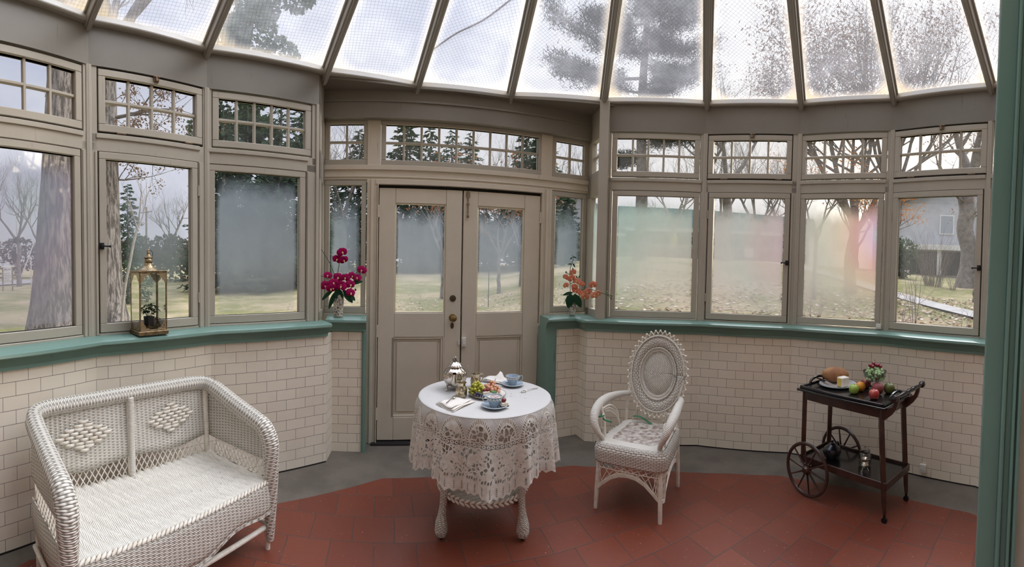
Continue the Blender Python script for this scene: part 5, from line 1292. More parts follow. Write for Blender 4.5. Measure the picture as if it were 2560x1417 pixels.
def orchid(root_u, prof, label, mat, flowers, stems, leaves, buds, r):     # (x right, z up, y away) in metres from the vase foot
    p = DP(root_u, .135); z0 = 1.0835
    az = atan2(p.x, p.y); X = Vector((cos(az), -sin(az), 0)); Y = Vector((sin(az), cos(az), 0))        # right, away
    e = empty('potted_orchid', (p.x, p.y, z0), -az, label, 'orchid')
    MB().lathe(prof, 32).build('vase', M_vase, e, smooth=True)
    h = prof[-3][1]
    MB().lathe([(0, 0), (prof[1][0]+.004, 0), (prof[1][0]+.004, .010), (0, .010)], 28).build('vase_foot', M_stone, e, smooth=True)
    def px(x, z, d=0.0): return Vector((x, d, z))
    mb = MB()
    for s_ in stems:
        pts = spline([px(*q) for q in s_], 5); mb.tube(pts, .0026, 6)
    mb.build('stems', M_ost, e, smooth=True)
    for k, (x, y, d) in enumerate(flowers):
        random.seed(k+int(1000*x)); flower(e, px(x, y, d), (random.uniform(-.6, .6), -1, random.uniform(-.35, .45)), r*random.uniform(.88, 1.1), mat, k)
    for (x0, y0, x1, y1, w_, cu, d0, d1) in leaves:
        mb = MB(); a = px(x0, y0, d0); b = px(x1, y1, d1); leaf(mb, a, b-a, (b-a).length, w_, cu, Vector((0, -1, .35)), 8); mb.build('leaf', M_ol, e, smooth=True, ang=80)
    for (x, y, d) in buds: MB().sphere(px(x, y, d), .008, 8, 6, (1, 1, 1.3)).build('bud', M_bud if mat is M_cor else M_pet, e, smooth=True)
    return e
orchid(-0.318, [(0, 0.008), (0.034, 0.008), (0.036, 0.02), (0.041, 0.09), (0.047, 0.165), (0.049, 0.178), (0.046, 0.178), (0.04, 0.15), (0, 0.14)], 'magenta orchid in a patterned vase on the green sill', M_pet,
       [(0.027, 0.518, 0), (-0.013, 0.461, 0.01), (0.04, 0.454, -0.02), (0.184, 0.376, -0.01), (-0.087, 0.332, -0.02), (-0.04, 0.275, -0.05), (-0.107, 0.249, -0.02), (0.053, 0.315, -0.05), (0.107, 0.329, -0.02), (0.147, 0.315, -0.01), (0.02, 0.262, -0.06), (0.094, 0.262, -0.05), (-0.06, 0.229, -0.06), (0.097, 0.195, -0.05), (-0.003, 0.315, -0.02), (-0.045, 0.235, -0.06), (0.02, 0.245, -0.07)],
       [[(0.0, 0.16, 0), (-0.02, 0.294, 0), (-0.08, 0.444, 0), (-0.157, 0.561, 0.01)], [(0.007, 0.16, 0), (-0.007, 0.327, 0), (0.007, 0.444, 0), (0.02, 0.494, 0)], [(0.02, 0.177, -0.01), (0.08, 0.294, -0.02), (0.147, 0.361, -0.01), (0.187, 0.374, 0)], [(-0.013, 0.177, -0.02), (-0.074, 0.294, -0.02), (-0.157, 0.334, 0)]],
       [(-0.027, 0.2, -0.08, 0.067, 0.02, 0.25, -0.04, -0.05), (-0.04, 0.221, -0.154, 0.127, 0.017, 0.3, -0.03, 0.01), (-0.013, 0.234, 0.02, 0.12, 0.038, 0.35, -0.05, -0.06), (0.04, 0.214, 0.12, 0.12, 0.032, 0.35, -0.05, -0.05), (0.094, 0.177, 0.134, 0.134, 0.017, 0.2, -0.04, -0.04), (0.094, 0.267, 0.194, 0.294, 0.02, 0.3, 0, 0.0)],
       [(-0.157, 0.565, 0.01), (0.134, 0.221, -0.05)], 0.041)
orchid(1.69, [(0, 0.008), (0.026, 0.008), (0.027, 0.02), (0.038, 0.06), (0.042, 0.1), (0.038, 0.14), (0.041, 0.158), (0.038, 0.158), (0.034, 0.14), (0, 0.12)], 'coral orchid with broad leaves in a small vase on the sill', M_cor,
       [(-0.003, 0.381, -0.01), (-0.067, 0.337, -0.01), (-0.013, 0.327, -0.03), (0.033, 0.304, -0.03), (0.08, 0.284, -0.092), (0.167, 0.284, -0.29), (-0.063, 0.264, -0.02), (0.017, 0.254, -0.03), (0.027, 0.221, -0.03), (0.07, 0.2, -0.078), (0.127, 0.221, -0.2), (0.18, 0.2, -0.323), (0.207, 0.221, -0.38), (0.107, 0.174, -0.16)],
       [[(-0.013, 0.127, 0.0), (-0.027, 0.294, 0.0), (-0.027, 0.411, 0.0), (-0.003, 0.494, 0.0), (-0.01, 0.535, 0.0)], [(-0.003, 0.144, -0.01), (0.057, 0.221, -0.025), (0.157, 0.244, -0.265), (0.241, 0.227, -0.465), (0.297, 0.221, -0.605)], [(-0.027, 0.277, 0.0), (0.04, 0.311, -0.01), (0.053, 0.347, 0.0)], [(0.257, 0.227, -0.505), (0.294, 0.204, -0.597)], [(-0.033, 0.361, 0.0), (-0.063, 0.381, 0.0)], [(0.0, 0.177, -0.03), (0.04, 0.043, -0.05)], [(-0.043, 0.177, -0.02), (-0.077, 0.1, -0.03)]],
       [(-0.013, 0.187, -0.037, 0.063, 0.04, 0.15, -0.04, -0.05), (0.013, 0.187, 0.08, 0.074, 0.036, 0.15, -0.04, -0.05), (0.0, 0.2, -0.087, 0.187, 0.016, 0.5, -0.02, -0.03), (-0.01, 0.515, -0.033, 0.501, 0.006, 0.6, 0, 0), (-0.003, 0.521, 0.03, 0.515, 0.006, 0.6, 0, 0), (-0.013, 0.454, -0.047, 0.461, 0.006, 0.6, 0, 0), (-0.007, 0.461, 0.02, 0.428, 0.007, 0.5, 0, 0), (0.04, 0.327, 0.027, 0.354, 0.006, 0.4, 0, 0), (0.047, 0.334, 0.067, 0.358, 0.006, 0.4, 0, 0), (-0.007, 0.421, 0.003, 0.401, 0.006, 0.2, -0.01, -0.01)],
       [(-0.063, 0.381, 0.0), (0.297, 0.221, -0.605), (0.294, 0.2, -0.597), (0.267, 0.241, -0.53)], 0.035)

# ================================================================== SMALL WALL FITTINGS
def fitting(name, i, j, u, d, z, w_, h_, dp, label, cat, dots):
    e = empty(name, label=label, cat=cat, M=PM(CX[i], CX[j]) @ Matrix.Translation((u, -d, z)))
    MB().box(-w_/2, w_/2, -dp, 0, -h_/2, h_/2).build('casing', M_wplastic, e, bevel=.004, seg=2)
    mb = MB()
    for k in range(dots): mb.box(-w_*.32+k*w_*.64/(dots-1)-.001, -w_*.32+k*w_*.64/(dots-1)+.001, -dp-.0006, -dp+.001, -h_*.3, -h_*.18)
    mb.build('slot', M_dark, e)
    return e
def fit_at(px_u): return px_u
fitting('wall_sensor', 7, 8, .712, -.058, 1.108, .042, .042, .016, 'small square white sensor at the bottom corner of the rainbow-tinted window', 'sensor', 5)
fitting('wall_socket', 8, 9, .375, .0, .072, .050, .062, .022, 'white plug socket low on the tiles to the right of the tea trolley', 'socket', 4)

# ================================================================== OUTDOORS
GZ = [(-180, -.2, .05), (-68.5, -.2, .05), (-52, -.2, .05), (-34, 0, .25), (-20, .45, 1.3), (-4, .6, 1.5), (6, 1.2, 2.0), (17, 2.0, 2.6), (33, 1.9, 2.5), (49, 1.25, 2.1), (60, .95, 1.8), (90, .5, 1.2), (180, -.2, .05)]
def ground(azd, d):
    for (a0, p0, q0), (a1, p1, q1) in zip(GZ, GZ[1:]):
        if a0 <= azd <= a1:
            t = (azd-a0)/(a1-a0); t = t*t*(3-2*t); z20, z40 = lerp(p0, p1, t), lerp(q0, q1, t); break
    if d <= 5: return -.25
    if d <= 20: return lerp(-.25, z20, (d-5)/15)
    return lerp(z20, z40, min(1, (d-20)/20))
def out(azd, d, z=None): a = R(azd); return Vector((d*sin(a), d*cos(a), ground(azd, d) if z is None else z))
def lawn_mat():
    m, t, o_ = newmat('autumn_lawn'); b = t.node('ShaderNodeBsdfPrincipled'); t.l.new(b.outputs[0], o_.inputs[0]); v = t.coord('Object')
    n1 = t.noise(v, .25, 5, .65); n2 = t.noise(v, 2.2, 5, .7); n3 = t.noise(v, 14, 3, .7)
    c = t.mix(t.step(n1, .40, .62), (.19, .19, .085), (.40, .33, .215)); c = t.mix(t.m('MULTIPLY', t.step(n2, .45, .7), .6), c, (.42, .33, .22)); c = t.mix(t.m('MULTIPLY', t.step(n3, .5, .7), .5), c, (.14, .155, .055))
    t.put(b.inputs['Base Color'], c); b.inputs['Roughness'].default_value = 1.0; b.inputs['Specular IOR Level'].default_value = 0; t.l.new(t.bump(n3, .6, .08), b.inputs['Normal']); return m
mb = MB(); AZ = np.linspace(-180, 180, 121); DS = [2.9, 5, 7, 9, 12, 15, 18, 21, 25, 30, 36, 42, 60, 120, 300]
mb.grid(lambda a, d: out(a, d), AZ, DS); lawn = mb.build('lawn', lawn_mat(), smooth=True); tag(lawn, 'grassy park lawn surrounding the conservatory', 'lawn', kind='structure')
def ribbon(name, pts, wd, mat, label, cat, dz=.05):
    P_ = spline([out(a, d)+Vector((0, 0, dz)) for a, d in pts], 8); mb = MB(); vs = []
    for i, p in enumerate(P_):
        t = (P_[min(i+1, len(P_)-1)]-P_[max(i-1, 0)]); t.z = 0; t.normalize(); s_ = Vector((t.y, -t.x, 0)); vs += [p-s_*wd/2, p+s_*wd/2]
    mb.add(vs, [(2*i, 2*i+1, 2*i+3, 2*i+2) for i in range(len(P_)-1)]); return tag(mb.build(name, mat, smooth=True), label, cat, kind='structure')
M_path = pm('pale_concrete_path', (.40, .385, .36), .9, 0, var=.2, vs=2)
ribbon('path', [(26, 30), (36, 24), (43, 19.5), (49.5, 16.6), (56, 14.6), (63, 12.8), (72, 11)], .95, M_path, 'pale concrete path winding across the leafy lawn', 'path')
ribbon('road', [(-50, 60), (-58, 42), (-64, 36), (-70, 33), (-80, 32)], 4.5, pm('grey_asphalt', (.26, .25, .25), .9), 'grey road at the far side of the lawn beyond the oak', 'road')

# fallen leaves
rng = random.Random(8); mbs = [MB(), MB(), MB()]
for i in range(9500):
    a = rng.uniform(8, 72); d = 5.5+11*rng.random()**.8
    if rng.random() < .30: a = rng.uniform(-30, 8); d = rng.uniform(6, 16)
    elif a < 44 and rng.random() < .35: continue
    p = out(a, d)+Vector((0, 0, .03)); s_ = rng.uniform(.035, .075)*(.6 if a < 8 else 1); q = rng.uniform(0, 2*pi); tl_ = rng.uniform(-.5, .5)
    ex = Vector((cos(q), sin(q), tl_*.6))*s_; ey = Vector((-sin(q), cos(q), rng.uniform(-.4, .6)))*s_*.7
    mbs[0].m = rng.randrange(3); mbs[0].add([p-ex, p-ey*.9, p+ex, p+ey], [(0, 1, 2, 3)])
o = mbs[0].build('fallen_leaves', [pm('tan_leaf', (.42, .30, .21), .9), pm('pale_leaf', (.58, .48, .42), .9), pm('russet_leaf', (.26, .12, .07), .9)]); tag(o, 'scattered tan and russet leaves lying on the lawn', 'fallen leaves', kind='stuff')

M_bark = pm('grey_bark', (.23, .205, .185), .95, 0, col2=(.13, .115, .10), vs=5, bump=.9, bs=9, bd=.05)
def furrow_mat():
    m, t, o_ = newmat('furrowed_oak_bark'); b = t.node('ShaderNodeBsdfPrincipled'); t.l.new(b.outputs[0], o_.inputs[0]); v = t.vm('MULTIPLY', t.coord('Object'), (1, 1, .16))
    n = t.noise(v, 15, 5, .7); c = t.mix(t.step(n, .42, .60), (.10, .09, .08), (.34, .31, .285)); t.put(b.inputs['Base Color'], c); b.inputs['Roughness'].default_value = .95; t.l.new(t.bump(n, 1.0, .10), b.inputs['Normal']); return m
M_oak = furrow_mat(); M_twig = pm('brown_twig', (.19, .155, .13), .95); M_lbark = pm('pale_bark', (.36, .33, .29), .9, 0, var=.3, vs=8)
M_dkgr = leafmat('dark_conifer_green', (.030, .055, .036), (.060, .090, .052), tl=.3); M_pine = leafmat('pine_green', (.018, .030, .022), (.032, .048, .034), tl=.15)
M_rust = leafmat('rust_leaf', (.24, .085, .045), (.34, .17, .07), tl=.4); M_orng = leafmat('orange_leaf', (.55, .24, .03), (.42, .14, .04), tl=.45); M_brn = leafmat('brown_leaf', (.20, .125, .085), (.25, .17, .11), tl=.2)
M_evg = leafmat('broadleaf_green', (.050, .085, .048), (.080, .115, .058), tl=.3); M_scrub = leafmat('grey_scrub', (.095, .085, .070), (.13, .11, .08), tl=.3)

def branch(mb, p, d, L, r, lv, rg, tips, kids=4, gnarl=.25, droop=0.0, up=.12, sides=5, ratio=.62):
    n = 4 if lv > 1 else 3; pts = [Vector(p)]; d = Vector(d).normalized()
    for i in range(n):
        d = (d+Vector((rg.uniform(-1, 1), rg.uniform(-1, 1), rg.uniform(-1, 1)))*gnarl*.5+Vector((0, 0, up-droop*i/n))).normalized(); pts.append(pts[-1]+d*(L/n))
    rs = [r*(1-.55*i/n) for i in range(n+1)]
    mb.tube(pts, rs, max(3, sides), caps=False)
    if lv <= 0: tips.append((pts[-1], d)); tips.append((pts[-2], d)); return
    for k in range(kids):
        t = rg.uniform(.35, 1.0) if k else 1.0; i = min(n-1, int(t*n)); q = pts[i].lerp(pts[i+1], t*n-i if i < n else 0) if k else pts[-1]
        side = Vector((rg.uniform(-1, 1), rg.uniform(-1, 1), rg.uniform(-.5, .8))).normalized()
        dd = (d*.75+side*(.85 if k else .3)).normalized()
        branch(mb, q, dd, L*ratio*rg.uniform(.75, 1.15), rs[i]*.62, lv-1, rg, tips, kids, gnarl, droop, up, sides-1, ratio)
def leafcards(mb, tips, n, spread, size, rg):
    for p, d in tips:
        for k in range(n):
            c = p+Vector((rg.uniform(-1, 1), rg.uniform(-1, 1), rg.uniform(-1, .7)))*spread; a = Vector((rg.uniform(-1, 1), rg.uniform(-1, 1), rg.uniform(-1, 1))).normalized(); b = a.orthogonal().normalized(); s_ = size*rg.uniform(.6, 1.2)
            mb.add([c-a*s_, c-b*s_*.55, c+a*s_, c+b*s_*.55], [(0, 1, 2, 3)])
def tree(name, azd, d, label, cat='tree', h=9, r=.18, lv=4, kids=4, seed=1, bark=None, trunk=.35, gnarl=.28, leaf_=None, nl=0, ls=.06, lsp=.25, lean=(0, 0), up=.12, group=None, ratio=.62, extra=None):
    rg = random.Random(seed); e = empty(name, out(azd, d), 0, label, cat, group); mb = MB(); tips = []
    pts = [Vector((0, 0, -.3))]; n = 6
    for i in range(1, n+1):
        t = i/n; pts.append(Vector((lean[0]*t*t+rg.uniform(-1, 1)*r*.35, lean[1]*t*t+rg.uniform(-1, 1)*r*.35, h*trunk*t)))
    fl_ = [1.45, 1.08, 1, .97, .93, .88, .82]
    mb.tube(spline(pts, 3), [r*fl_[min(6, i//3)]+(r*(fl_[min(6, i//3+1)]-fl_[min(6, i//3)])*(i % 3)/3) for i in range(19)], 12, caps=False)
    top = pts[-1]
    for k in range(kids):
        a = 2*pi*k/kids+rg.uniform(-.5, .5); branch(mb, top-Vector((0, 0, h*.02*k)), (cos(a)*.62, sin(a)*.62, .85), h*(1-trunk)*.42, r*.62, lv-1, rg, tips, kids, gnarl, 0, up, 6, ratio)
    if extra: 
        for (z, dd, L, rr_, l2) in extra: branch(mb, Vector((lean[0]*(z/(h*trunk))**2, lean[1]*(z/(h*trunk))**2, z)), dd, L, rr_, l2, rg, tips, 3, gnarl, 0, .03, 6, .62)
    mb.build('trunk_and_branches', bark or M_bark, e, smooth=True, ang=60)
    if leaf_:
        mb = MB(); leafcards(mb, tips, nl, lsp, ls, rg); mb.build('foliage', leaf_, e)
    return e
def conifer(name, azd, d, label, h=10, w_=2.2, seed=1, mat=None, n=60, group=None, base=.12, card=.22, dens=26):
    rg = random.Random(seed); e = empty(name, out(azd, d), 0, label, 'tree', group)
    MB().tube([(0, 0, -.3), (0, 0, h*.5), (0, 0, h*.98)], [h*.018, h*.012, .01], 7, caps=False).build('trunk', M_bark, e, smooth=True)
    mb = MB()
    for i in range(n):
        t = (i+.5)/n; z = h*(base+(1-base)*t); L = w_*(1-t)**.75*rg.uniform(.7, 1.1)+.15; a = i*2.399+rg.uniform(-.3, .3); d_ = Vector((cos(a), sin(a), rg.uniform(-.25, .12)))
        m_ = max(5, int(dens*L/w_))
        for k in range(m_):
            s_ = rg.random()**.7; p = Vector((0, 0, z))+d_*(L*s_)+Vector((rg.uniform(-1, 1), rg.uniform(-1, 1), rg.uniform(-1, .4)))*.16*L
            q = (d_+Vector((rg.uniform(-1, 1), rg.uniform(-1, 1), rg.uniform(-.9, .5)))*.8).normalized(); b = q.orthogonal().normalized()*card*.32; q = q*card*rg.uniform(.7, 1.5)
            mb.add([p-q*.4, p-b, p+q, p+b], [(0, 1, 2, 3)])
    mb.build('foliage', mat or M_dkgr, e); return e
def bush(name, azd, d, label, rx_, h, seed, mat, n=1500, card=.12, group=None, stems=True, cat='shrub', kind=None):
    rg = random.Random(seed); e = empty(name, out(azd, d), 0, label, cat, group); mb = MB(); lob = [(Vector((rg.uniform(-.6, .6)*rx_, rg.uniform(-.6, .6)*rx_, rg.uniform(.25, .8)*h)), rg.uniform(.35, .6)) for _ in range(9)]
    if h > 10: lob = [(Vector((rg.uniform(-.75, .75)*rx_, rg.uniform(-.75, .75)*rx_, h*(.10+.84*k/26))), rg.uniform(.22, .42)) for k in range(27)]
    for i in range(n):
        c, k = rg.choice(lob); v = Vector((rg.gauss(0, 1), rg.gauss(0, 1), rg.gauss(0, 1))).normalized()*rg.uniform(.6, 1)**.5
        p = c+Vector((v.x*rx_*k, v.y*rx_*k, v.z*min(h*.55, 4.5)*k)); p.z = max(.02, p.z); a = Vector((rg.uniform(-1, 1), rg.uniform(-1, 1), rg.uniform(-1, 1))).normalized(); b = a.orthogonal().normalized(); s_ = card*rg.uniform(.6, 1.4)
        mb.add([p-a*s_, p-b*s_*.6, p+a*s_, p+b*s_*.6], [(0, 1, 2, 3)])
    mb.build('foliage', mat, e)
    if stems:
        mb = MB()
        for i in range(10): mb.tube([(rg.uniform(-.1, .1)*rx_, rg.uniform(-.1, .1)*rx_, -.1), lob[i % 9][0]*.6, lob[i % 9][0]*1.1], [.035, .025, .01], 5, caps=False)
        mb.build('stems', M_twig, e)
    return e
def moved(src, azd, d, s_, rz, label, group=None):
    c = copy_tree(src); c.location = out(azd, d); c.scale = (s_, s_, s_); c.rotation_euler = (0, 0, rz); c['label'] = label
    return c

# --- left: two oaks, sapling, far bare trees
def oak(azd, d, label, r, h, seed, tips_leaf, flare, lean=(0, 0), extra=None):
    rg = random.Random(seed); e = empty('oak_tree', out(azd, d), 0, label, 'tree'); mb = MB(); tips = []
    prof = [(r*2.0, -.4), (r*1.72, .05), (r*1.48, .4), (r*1.22, .95), (r*1.06, 1.8), (r*.97, 3.2), (r*.95, 4.6), (r*.92, h)]
    P_ = spline([(a, 0, z) for a, z in prof], 4)
    mb.lathe([(p.x, p.z) for p in P_], 40, rmod=lambda a, z: 1+flare*max(0, 1-max(0, z)/1.1)**2*(.55*cos(5*a+1)+.3*cos(3*a))+.025*cos(17*a+z*.6)+.02*cos(9*a-z))
    for v_i in range(len(mb.v)): x, y, z = mb.v[v_i]; k = (max(0, z)/h)**1.5; mb.v[v_i] = (x+lean[0]*k, y+lean[1]*k, z)
    mb.build('trunk', M_oak, e, smooth=True, ang=60); mb = MB()
    for k in range(4):
        a = 2*pi*k/4+.7; branch(mb, Vector((lean[0], lean[1], h-.1)), (cos(a)*.6, sin(a)*.6, .9), 3.6, r*.5, 4, rg, tips, 4, .35, 0, .08, 6, .66)
    t2 = []
    for (z, dd, L, rr_, l2) in extra or []: branch(mb, Vector((lean[0]*(z/h)**1.5, lean[1]*(z/h)**1.5, z)), dd, L, rr_, l2, rg, t2, 4, .45, .10, .0, 6, .62)
    mb.build('branches', M_bark, e, smooth=True, ang=60); mb = MB()
    leafcards(mb, t2, 5, .10, .036, rg); leafcards(mb, rg.sample(tips, min(len(tips), 250)), 2, .16, .036, rg); mb.build('dry_leaves', M_brn, e)
    return e
oak(-61.3, 8.6, 'broad furrowed oak trunk close outside the bluish misted window', .42, 6.5, 3, 0, .35, lean=(-.1, .5), extra=[(4.3, (-.6, .5, .3), 2.2, .07, 2)])
oak(-54.3, 11.0, 'second oak trunk seen through the part-clear casement', .37, 7.0, 5, 0, .45, lean=(-.35, .2), extra=[(4.3, (.72, .62, .36), 1.5, .06, 3), (5.4, (.7, .3, .3), 1.5, .06, 3), (4.9, (.9, .1, -.12), 1.0, .04, 3), (3.9, (.6, .5, -.05), 1.0, .03, 2)])
tree('sapling', -52.3, 9.4, 'slender pale sapling between the oak and the lantern', h=4.2, r=.035, lv=3, kids=3, seed=4, bark=M_lbark, trunk=.62, lean=(.25, .30), up=.2, cat='sapling')
conifer('holly_tree', -51.4, 18, 'dark green holly standing right of the second oak', 5.0, .95, 7, M_evg, 90, base=.02, card=.085, dens=90)
b1 = tree('bare_tree', -45.6, 40, 'bare grey tree on the horizon behind the lantern', h=9.5, r=.16, lv=5, kids=4, seed=9)
for (a, d, s_, rz, lb) in ((-66, 30, 1.05, 1, 'bare tree left of the broad oak, over the road'), (-71, 26, 1.1, 2, 'bare tree at the picture edge over the road'), (-63.5, 45, 1.2, 3.5, 'distant bare tree behind the signal pole')):
    moved(b1, a, d, s_, rz, lb)
pe = empty('utility_pole', out(-48.9, 45), 0, 'wooden utility pole with a wire beyond the lantern window', 'pole')
MB().tube([(0, 0, -.2), (0, 0, 7.2)], [.15, .11], 8).build('post', M_bark, pe); MB().tube([(-.9, 0, 6.7), (.9, 0, 6.7)], .05, 6).build('crossarm', M_bark, pe)
sc_ = bush('scrub_bush', -44, 34, 'grey green scrub right of the lantern', 2.6, 3.6, 3, M_scrub, 1500, .16)
for k, (a, d, s_, lb) in enumerate(((-48, 36, 1.0, 'scrub behind the lantern'), (-40.5, 30, 1.1, 'scrub thicket left of the misted grey window'), (-53.5, 36, .9, 'scrub bush beyond the second oak'), (-59, 44, 1.2, 'scrub behind the broad oak'), (-66, 44, 1.15, 'scrub beyond the road barrier'), (-36, 28, 1.15, 'scrub in the left half of the misted grey window'), (-30.5, 27, 1.1, 'scrub in the right half of the misted grey window'))):
    moved(sc_, a, d, s_, k*1.3, lb)
# road furniture
ws = empty('notice_board', out(-67.55, 26), R(67), 'white notice board on two posts by the road', 'sign')
MB().box(-.33, .33, -.02, .02, .42, 1.50).build('panel', M_wplastic, ws, bevel=.01)
mb = MB()
for k in range(6): mb.box(-.26, .26-.06*(k % 3), -.025, -.02, .55+k*.10, .565+k*.10)
mb.build('text_line', M_dark, ws)
mb = MB(); 
for st_ in ([(-.22, 1.24), (-.12, 1.40), (-.08, 1.26), (-.17, 1.31)], [(-.02, 1.36), (-.06, 1.30), (0, 1.27)], [(.04, 1.28), (.07, 1.36), (.11, 1.29), (.16, 1.35), (.18, 1.27)]): mb.tube([(x, -.025, z) for x, z in st_], .012, 5)
mb.build('script_lettering', M_dark, ws)
for x in (-.29, .29): MB().box(x-.04, x+.04, -.03, .03, -.3, 1.45).build('post', M_bark, ws)
sg_ = empty('signal_pole', out(-66.2, 30), R(66), 'slim white crossing signal pole with dark lamps beside the road', 'signal')
MB().tube([(0, 0, -.2), (0, 0, 4.9)], .055, 8).build('pole', M_wplastic, sg_)
for z in (2.1, 3.2): MB().box(-.28, .28, -.10, .10, z-.18, z+.18).build('lamp_housing', M_iron, sg_, bevel=.03)
MB().tube([(0, 0, 0), (0, 0, .5)], .12, 8).build('base', M_wplastic, sg_)
ga = empty('barrier_gate', out(-64.5, 31), R(64), 'raised white barrier arm with its control cabinet', 'barrier')
MB().tube([(-.75, 0, .4), (.35, 0, 3.2)], .045, 6).build('arm', M_wplastic, ga); MB().box(.35, .80, -.2, .2, -.2, 1.35).build('cabinet', M_wplastic, ga, bevel=.02); MB().tube([(.05, 0, -.1), (.05, 0, 2.0)], .04, 6).build('post', M_wplastic, ga)

# --- evergreens behind the grey window and the doors
big = bush('evergreen_tree', -33.6, 26, 'huge evergreen towering over the roof glass above the settee', 3.6, 21, 11, M_evg, 22000, .14, cat='tree')
cn = conifer('spruce_tree', -38.6, 22, 'dark spruce at the left side of the misted grey window', 9.5, 2.5, 12, M_dkgr, 120, base=.05, card=.22, dens=60)
for k, (a, d, s_, lb) in enumerate(((-35.4, 23, 1.05, 'dark spruce left of centre behind the misted grey window'), (-31, 22, 1.1, 'dark spruce right of centre behind the misted grey window'), (-28.2, 23, 1.0, 'dark spruce at the right side of the misted grey window'), (-20.6, 27, .95, 'dark spruce behind the magenta orchid sidelight'), (-23.8, 33, .70, 'smaller spruce left of the magenta orchid'), (-14.3, 30, 1.18, 'tall spruce at the left end of the long door transom'), (-11.2, 29, 1.02, 'spruce second from the left in the long door transom'),
        (-8.3, 31, 1.05, 'spruce left of centre in the long door transom'), (-5.9, 30, 1.0, 'spruce in the middle of the long door transom'), (1.6, 30, 1.05, 'spruce at the right end of the long door transom'), (3.6, 27, .95, 'spruce at the right edge of the right door leaf'), (7.2, 32, .62, 'small spruce before the far gable'))):
    moved(cn, a, d, s_, k*.9+.4, lb)
b2 = tree('bare_tree', -2.2, 33, 'pale bare tree right of centre in the long door transom', h=13, r=.22, lv=5, kids=4, seed=19, bark=M_lbark, trunk=.25)
b3 = tree('bare_tree', -22.5, 26, 'thin bare tree filling the four panes above the magenta orchid', h=11, r=.15, lv=5, kids=4, seed=23)
moved(b3, -17, 32, .9, 2, 'bare tree between the sidelight and the doors'); moved(b3, 7.5, 34, 1.0, 4, 'bare tree filling the four panes above the coral orchid'); moved(b2, 4.6, 38, .85, 1, 'distant bare tree right of the doors')
rb = tree('beech_tree', -9.2, 15, 'small beech with red leaves behind the left door pane', h=5.5, r=.07, lv=4, kids=4, seed=31, leaf_=M_rust, nl=1, ls=.07, trunk=.3, lsp=.25)
moved(rb, -1.8, 16, .95, 2, 'small beech with red leaves behind the right door pane'); moved(rb, 1.2, 17, 1.0, 4, 'red-leaved beech at the edge of the right door pane')
for k, (a, d, s_, lb) in enumerate(((-17, 33, 1.1, 'scrub behind the magenta orchid'), (-12.5, 34, 1.2, 'scrub behind the left door leaf'), (-8, 35, 1.15, 'scrub in the middle of the left door leaf'), (-3.5, 35, 1.2, 'scrub at the left of the right door leaf'), (.8, 34, 1.2, 'scrub behind the right door leaf'), (5.2, 34, .9, 'scrub behind the coral orchid'), (-24.5, 34, 1.2, 'scrub beyond the corner post'))):
    moved(sc_, a, d, s_, k*1.7+.5, lb)
st2 = empty('garden_stake', out(-3.1, 13), 0, 'thin metal stake with wire standing on the lawn behind the right door pane', 'stake')
MB().tube([(0, 0, -.1), (0, 0, 1.35)], .012, 6).build('rod', M_iron, st2); MB().tube([(0, 0, 1.3), (-.6, .1, 1.2), (-.62, .1, -.1)], .006, 5).build('wire', M_iron, st2)

# --- far gable house, long low building, sign
M_side = pm('pale_grey_siding', (.44, .45, .47), .8, 0, var=.12, vs=1.5); M_roofs = pm('grey_shingle', (.20, .22, .24), .9, 0, var=.3, vs=3); M_brick = pm('dull_brick', (.30, .20, .16), .9, 0, var=.25, vs=4); M_pane = pm('dark_window_glass', (.05, .06, .07), .1); M_trimw = pm('white_house_trim', (.66, .66, .64), .6); M_ppane = pm('pale_window_glass', (.30, .33, .36), .2); M_teal = pm('blue_green_fascia', (.16, .27, .28), .7)
gh = empty('gable_house', out(8.2, 40), R(-8), 'pale gabled house far behind the coral orchid', 'house')
MB().prism([(-4.2, -.5), (4.2, -.5), (4.2, 3.2), (0, 6.6), (-4.2, 3.2)], 0, 9).build('wall', M_side, gh)
mb = MB()
for s_ in (-1, 1): mb.prism([(0, 6.6), (s_*4.7, 2.8), (s_*4.7, 3.05), (0, 6.95)], -.5, 9.2)
mb.build('roof', M_roofs, gh); MB().box(-4.6, 4.6, -1.6, 0, 2.3, 2.55).build('porch_roof', M_trimw, gh)
for x in (-2.4, 1.6):
    w1_ = MB().box(x-.55, x+.55, -.06, .02, .5, 1.9).build('window', M_trimw, gh); MB().box(x-.45, x+.45, -.09, -.05, .6, 1.8).build('pane', M_pane, w1_)
lb_ = empty('long_building', out(24, 46), R(-22), 'long low building with blue green roof edge behind the misted right windows', 'building')
MB().box(-13, 13, 0, 9, -1, 3.0).build('wall', M_side, lb_); MB().box(-13, 13, -.06, .02, -1, 1.15).build('brick_base', M_brick, lb_)
MB().prism([(-13.8, 3.0), (13.8, 3.0), (13.2, 4.9), (-13.2, 5.6)], -.9, 9.5).build('roof', M_teal, lb_); MB().box(-13.8, 13.8, -1.0, -.85, 2.85, 3.25).build('fascia', M_trimw, lb_)
for k in range(9):
    x = -11.6+k*2.7; w1_ = MB().box(x-1.0, x+1.0, -.10, 0, 1.5, 2.5).build('window', M_trimw, lb_); MB().box(x-.9, x+.9, -.14, -.09, 1.58, 2.42).build('pane', M_pane, w1_)
MB().box(5.2, 7.6, -.12, 0, -.2, 2.2).build('doorway', pm('brown_doorway', (.10, .06, .05), .8), lb_)
ys = empty('warning_sign', out(21.6, 30), R(-21.6-62), 'yellow diamond warning sign in front of the long building', 'sign')
MB().prism([(0, .75), (.42, 1.25), (0, 1.75), (-.42, 1.25)], -.015, .015).build('diamond_panel', pm('signal_yellow', (.75, .68, .03), .5), ys); MB().tube([(0, .03, -.3), (0, .03, 1.5)], .03, 6).build('post', M_iron, ys)
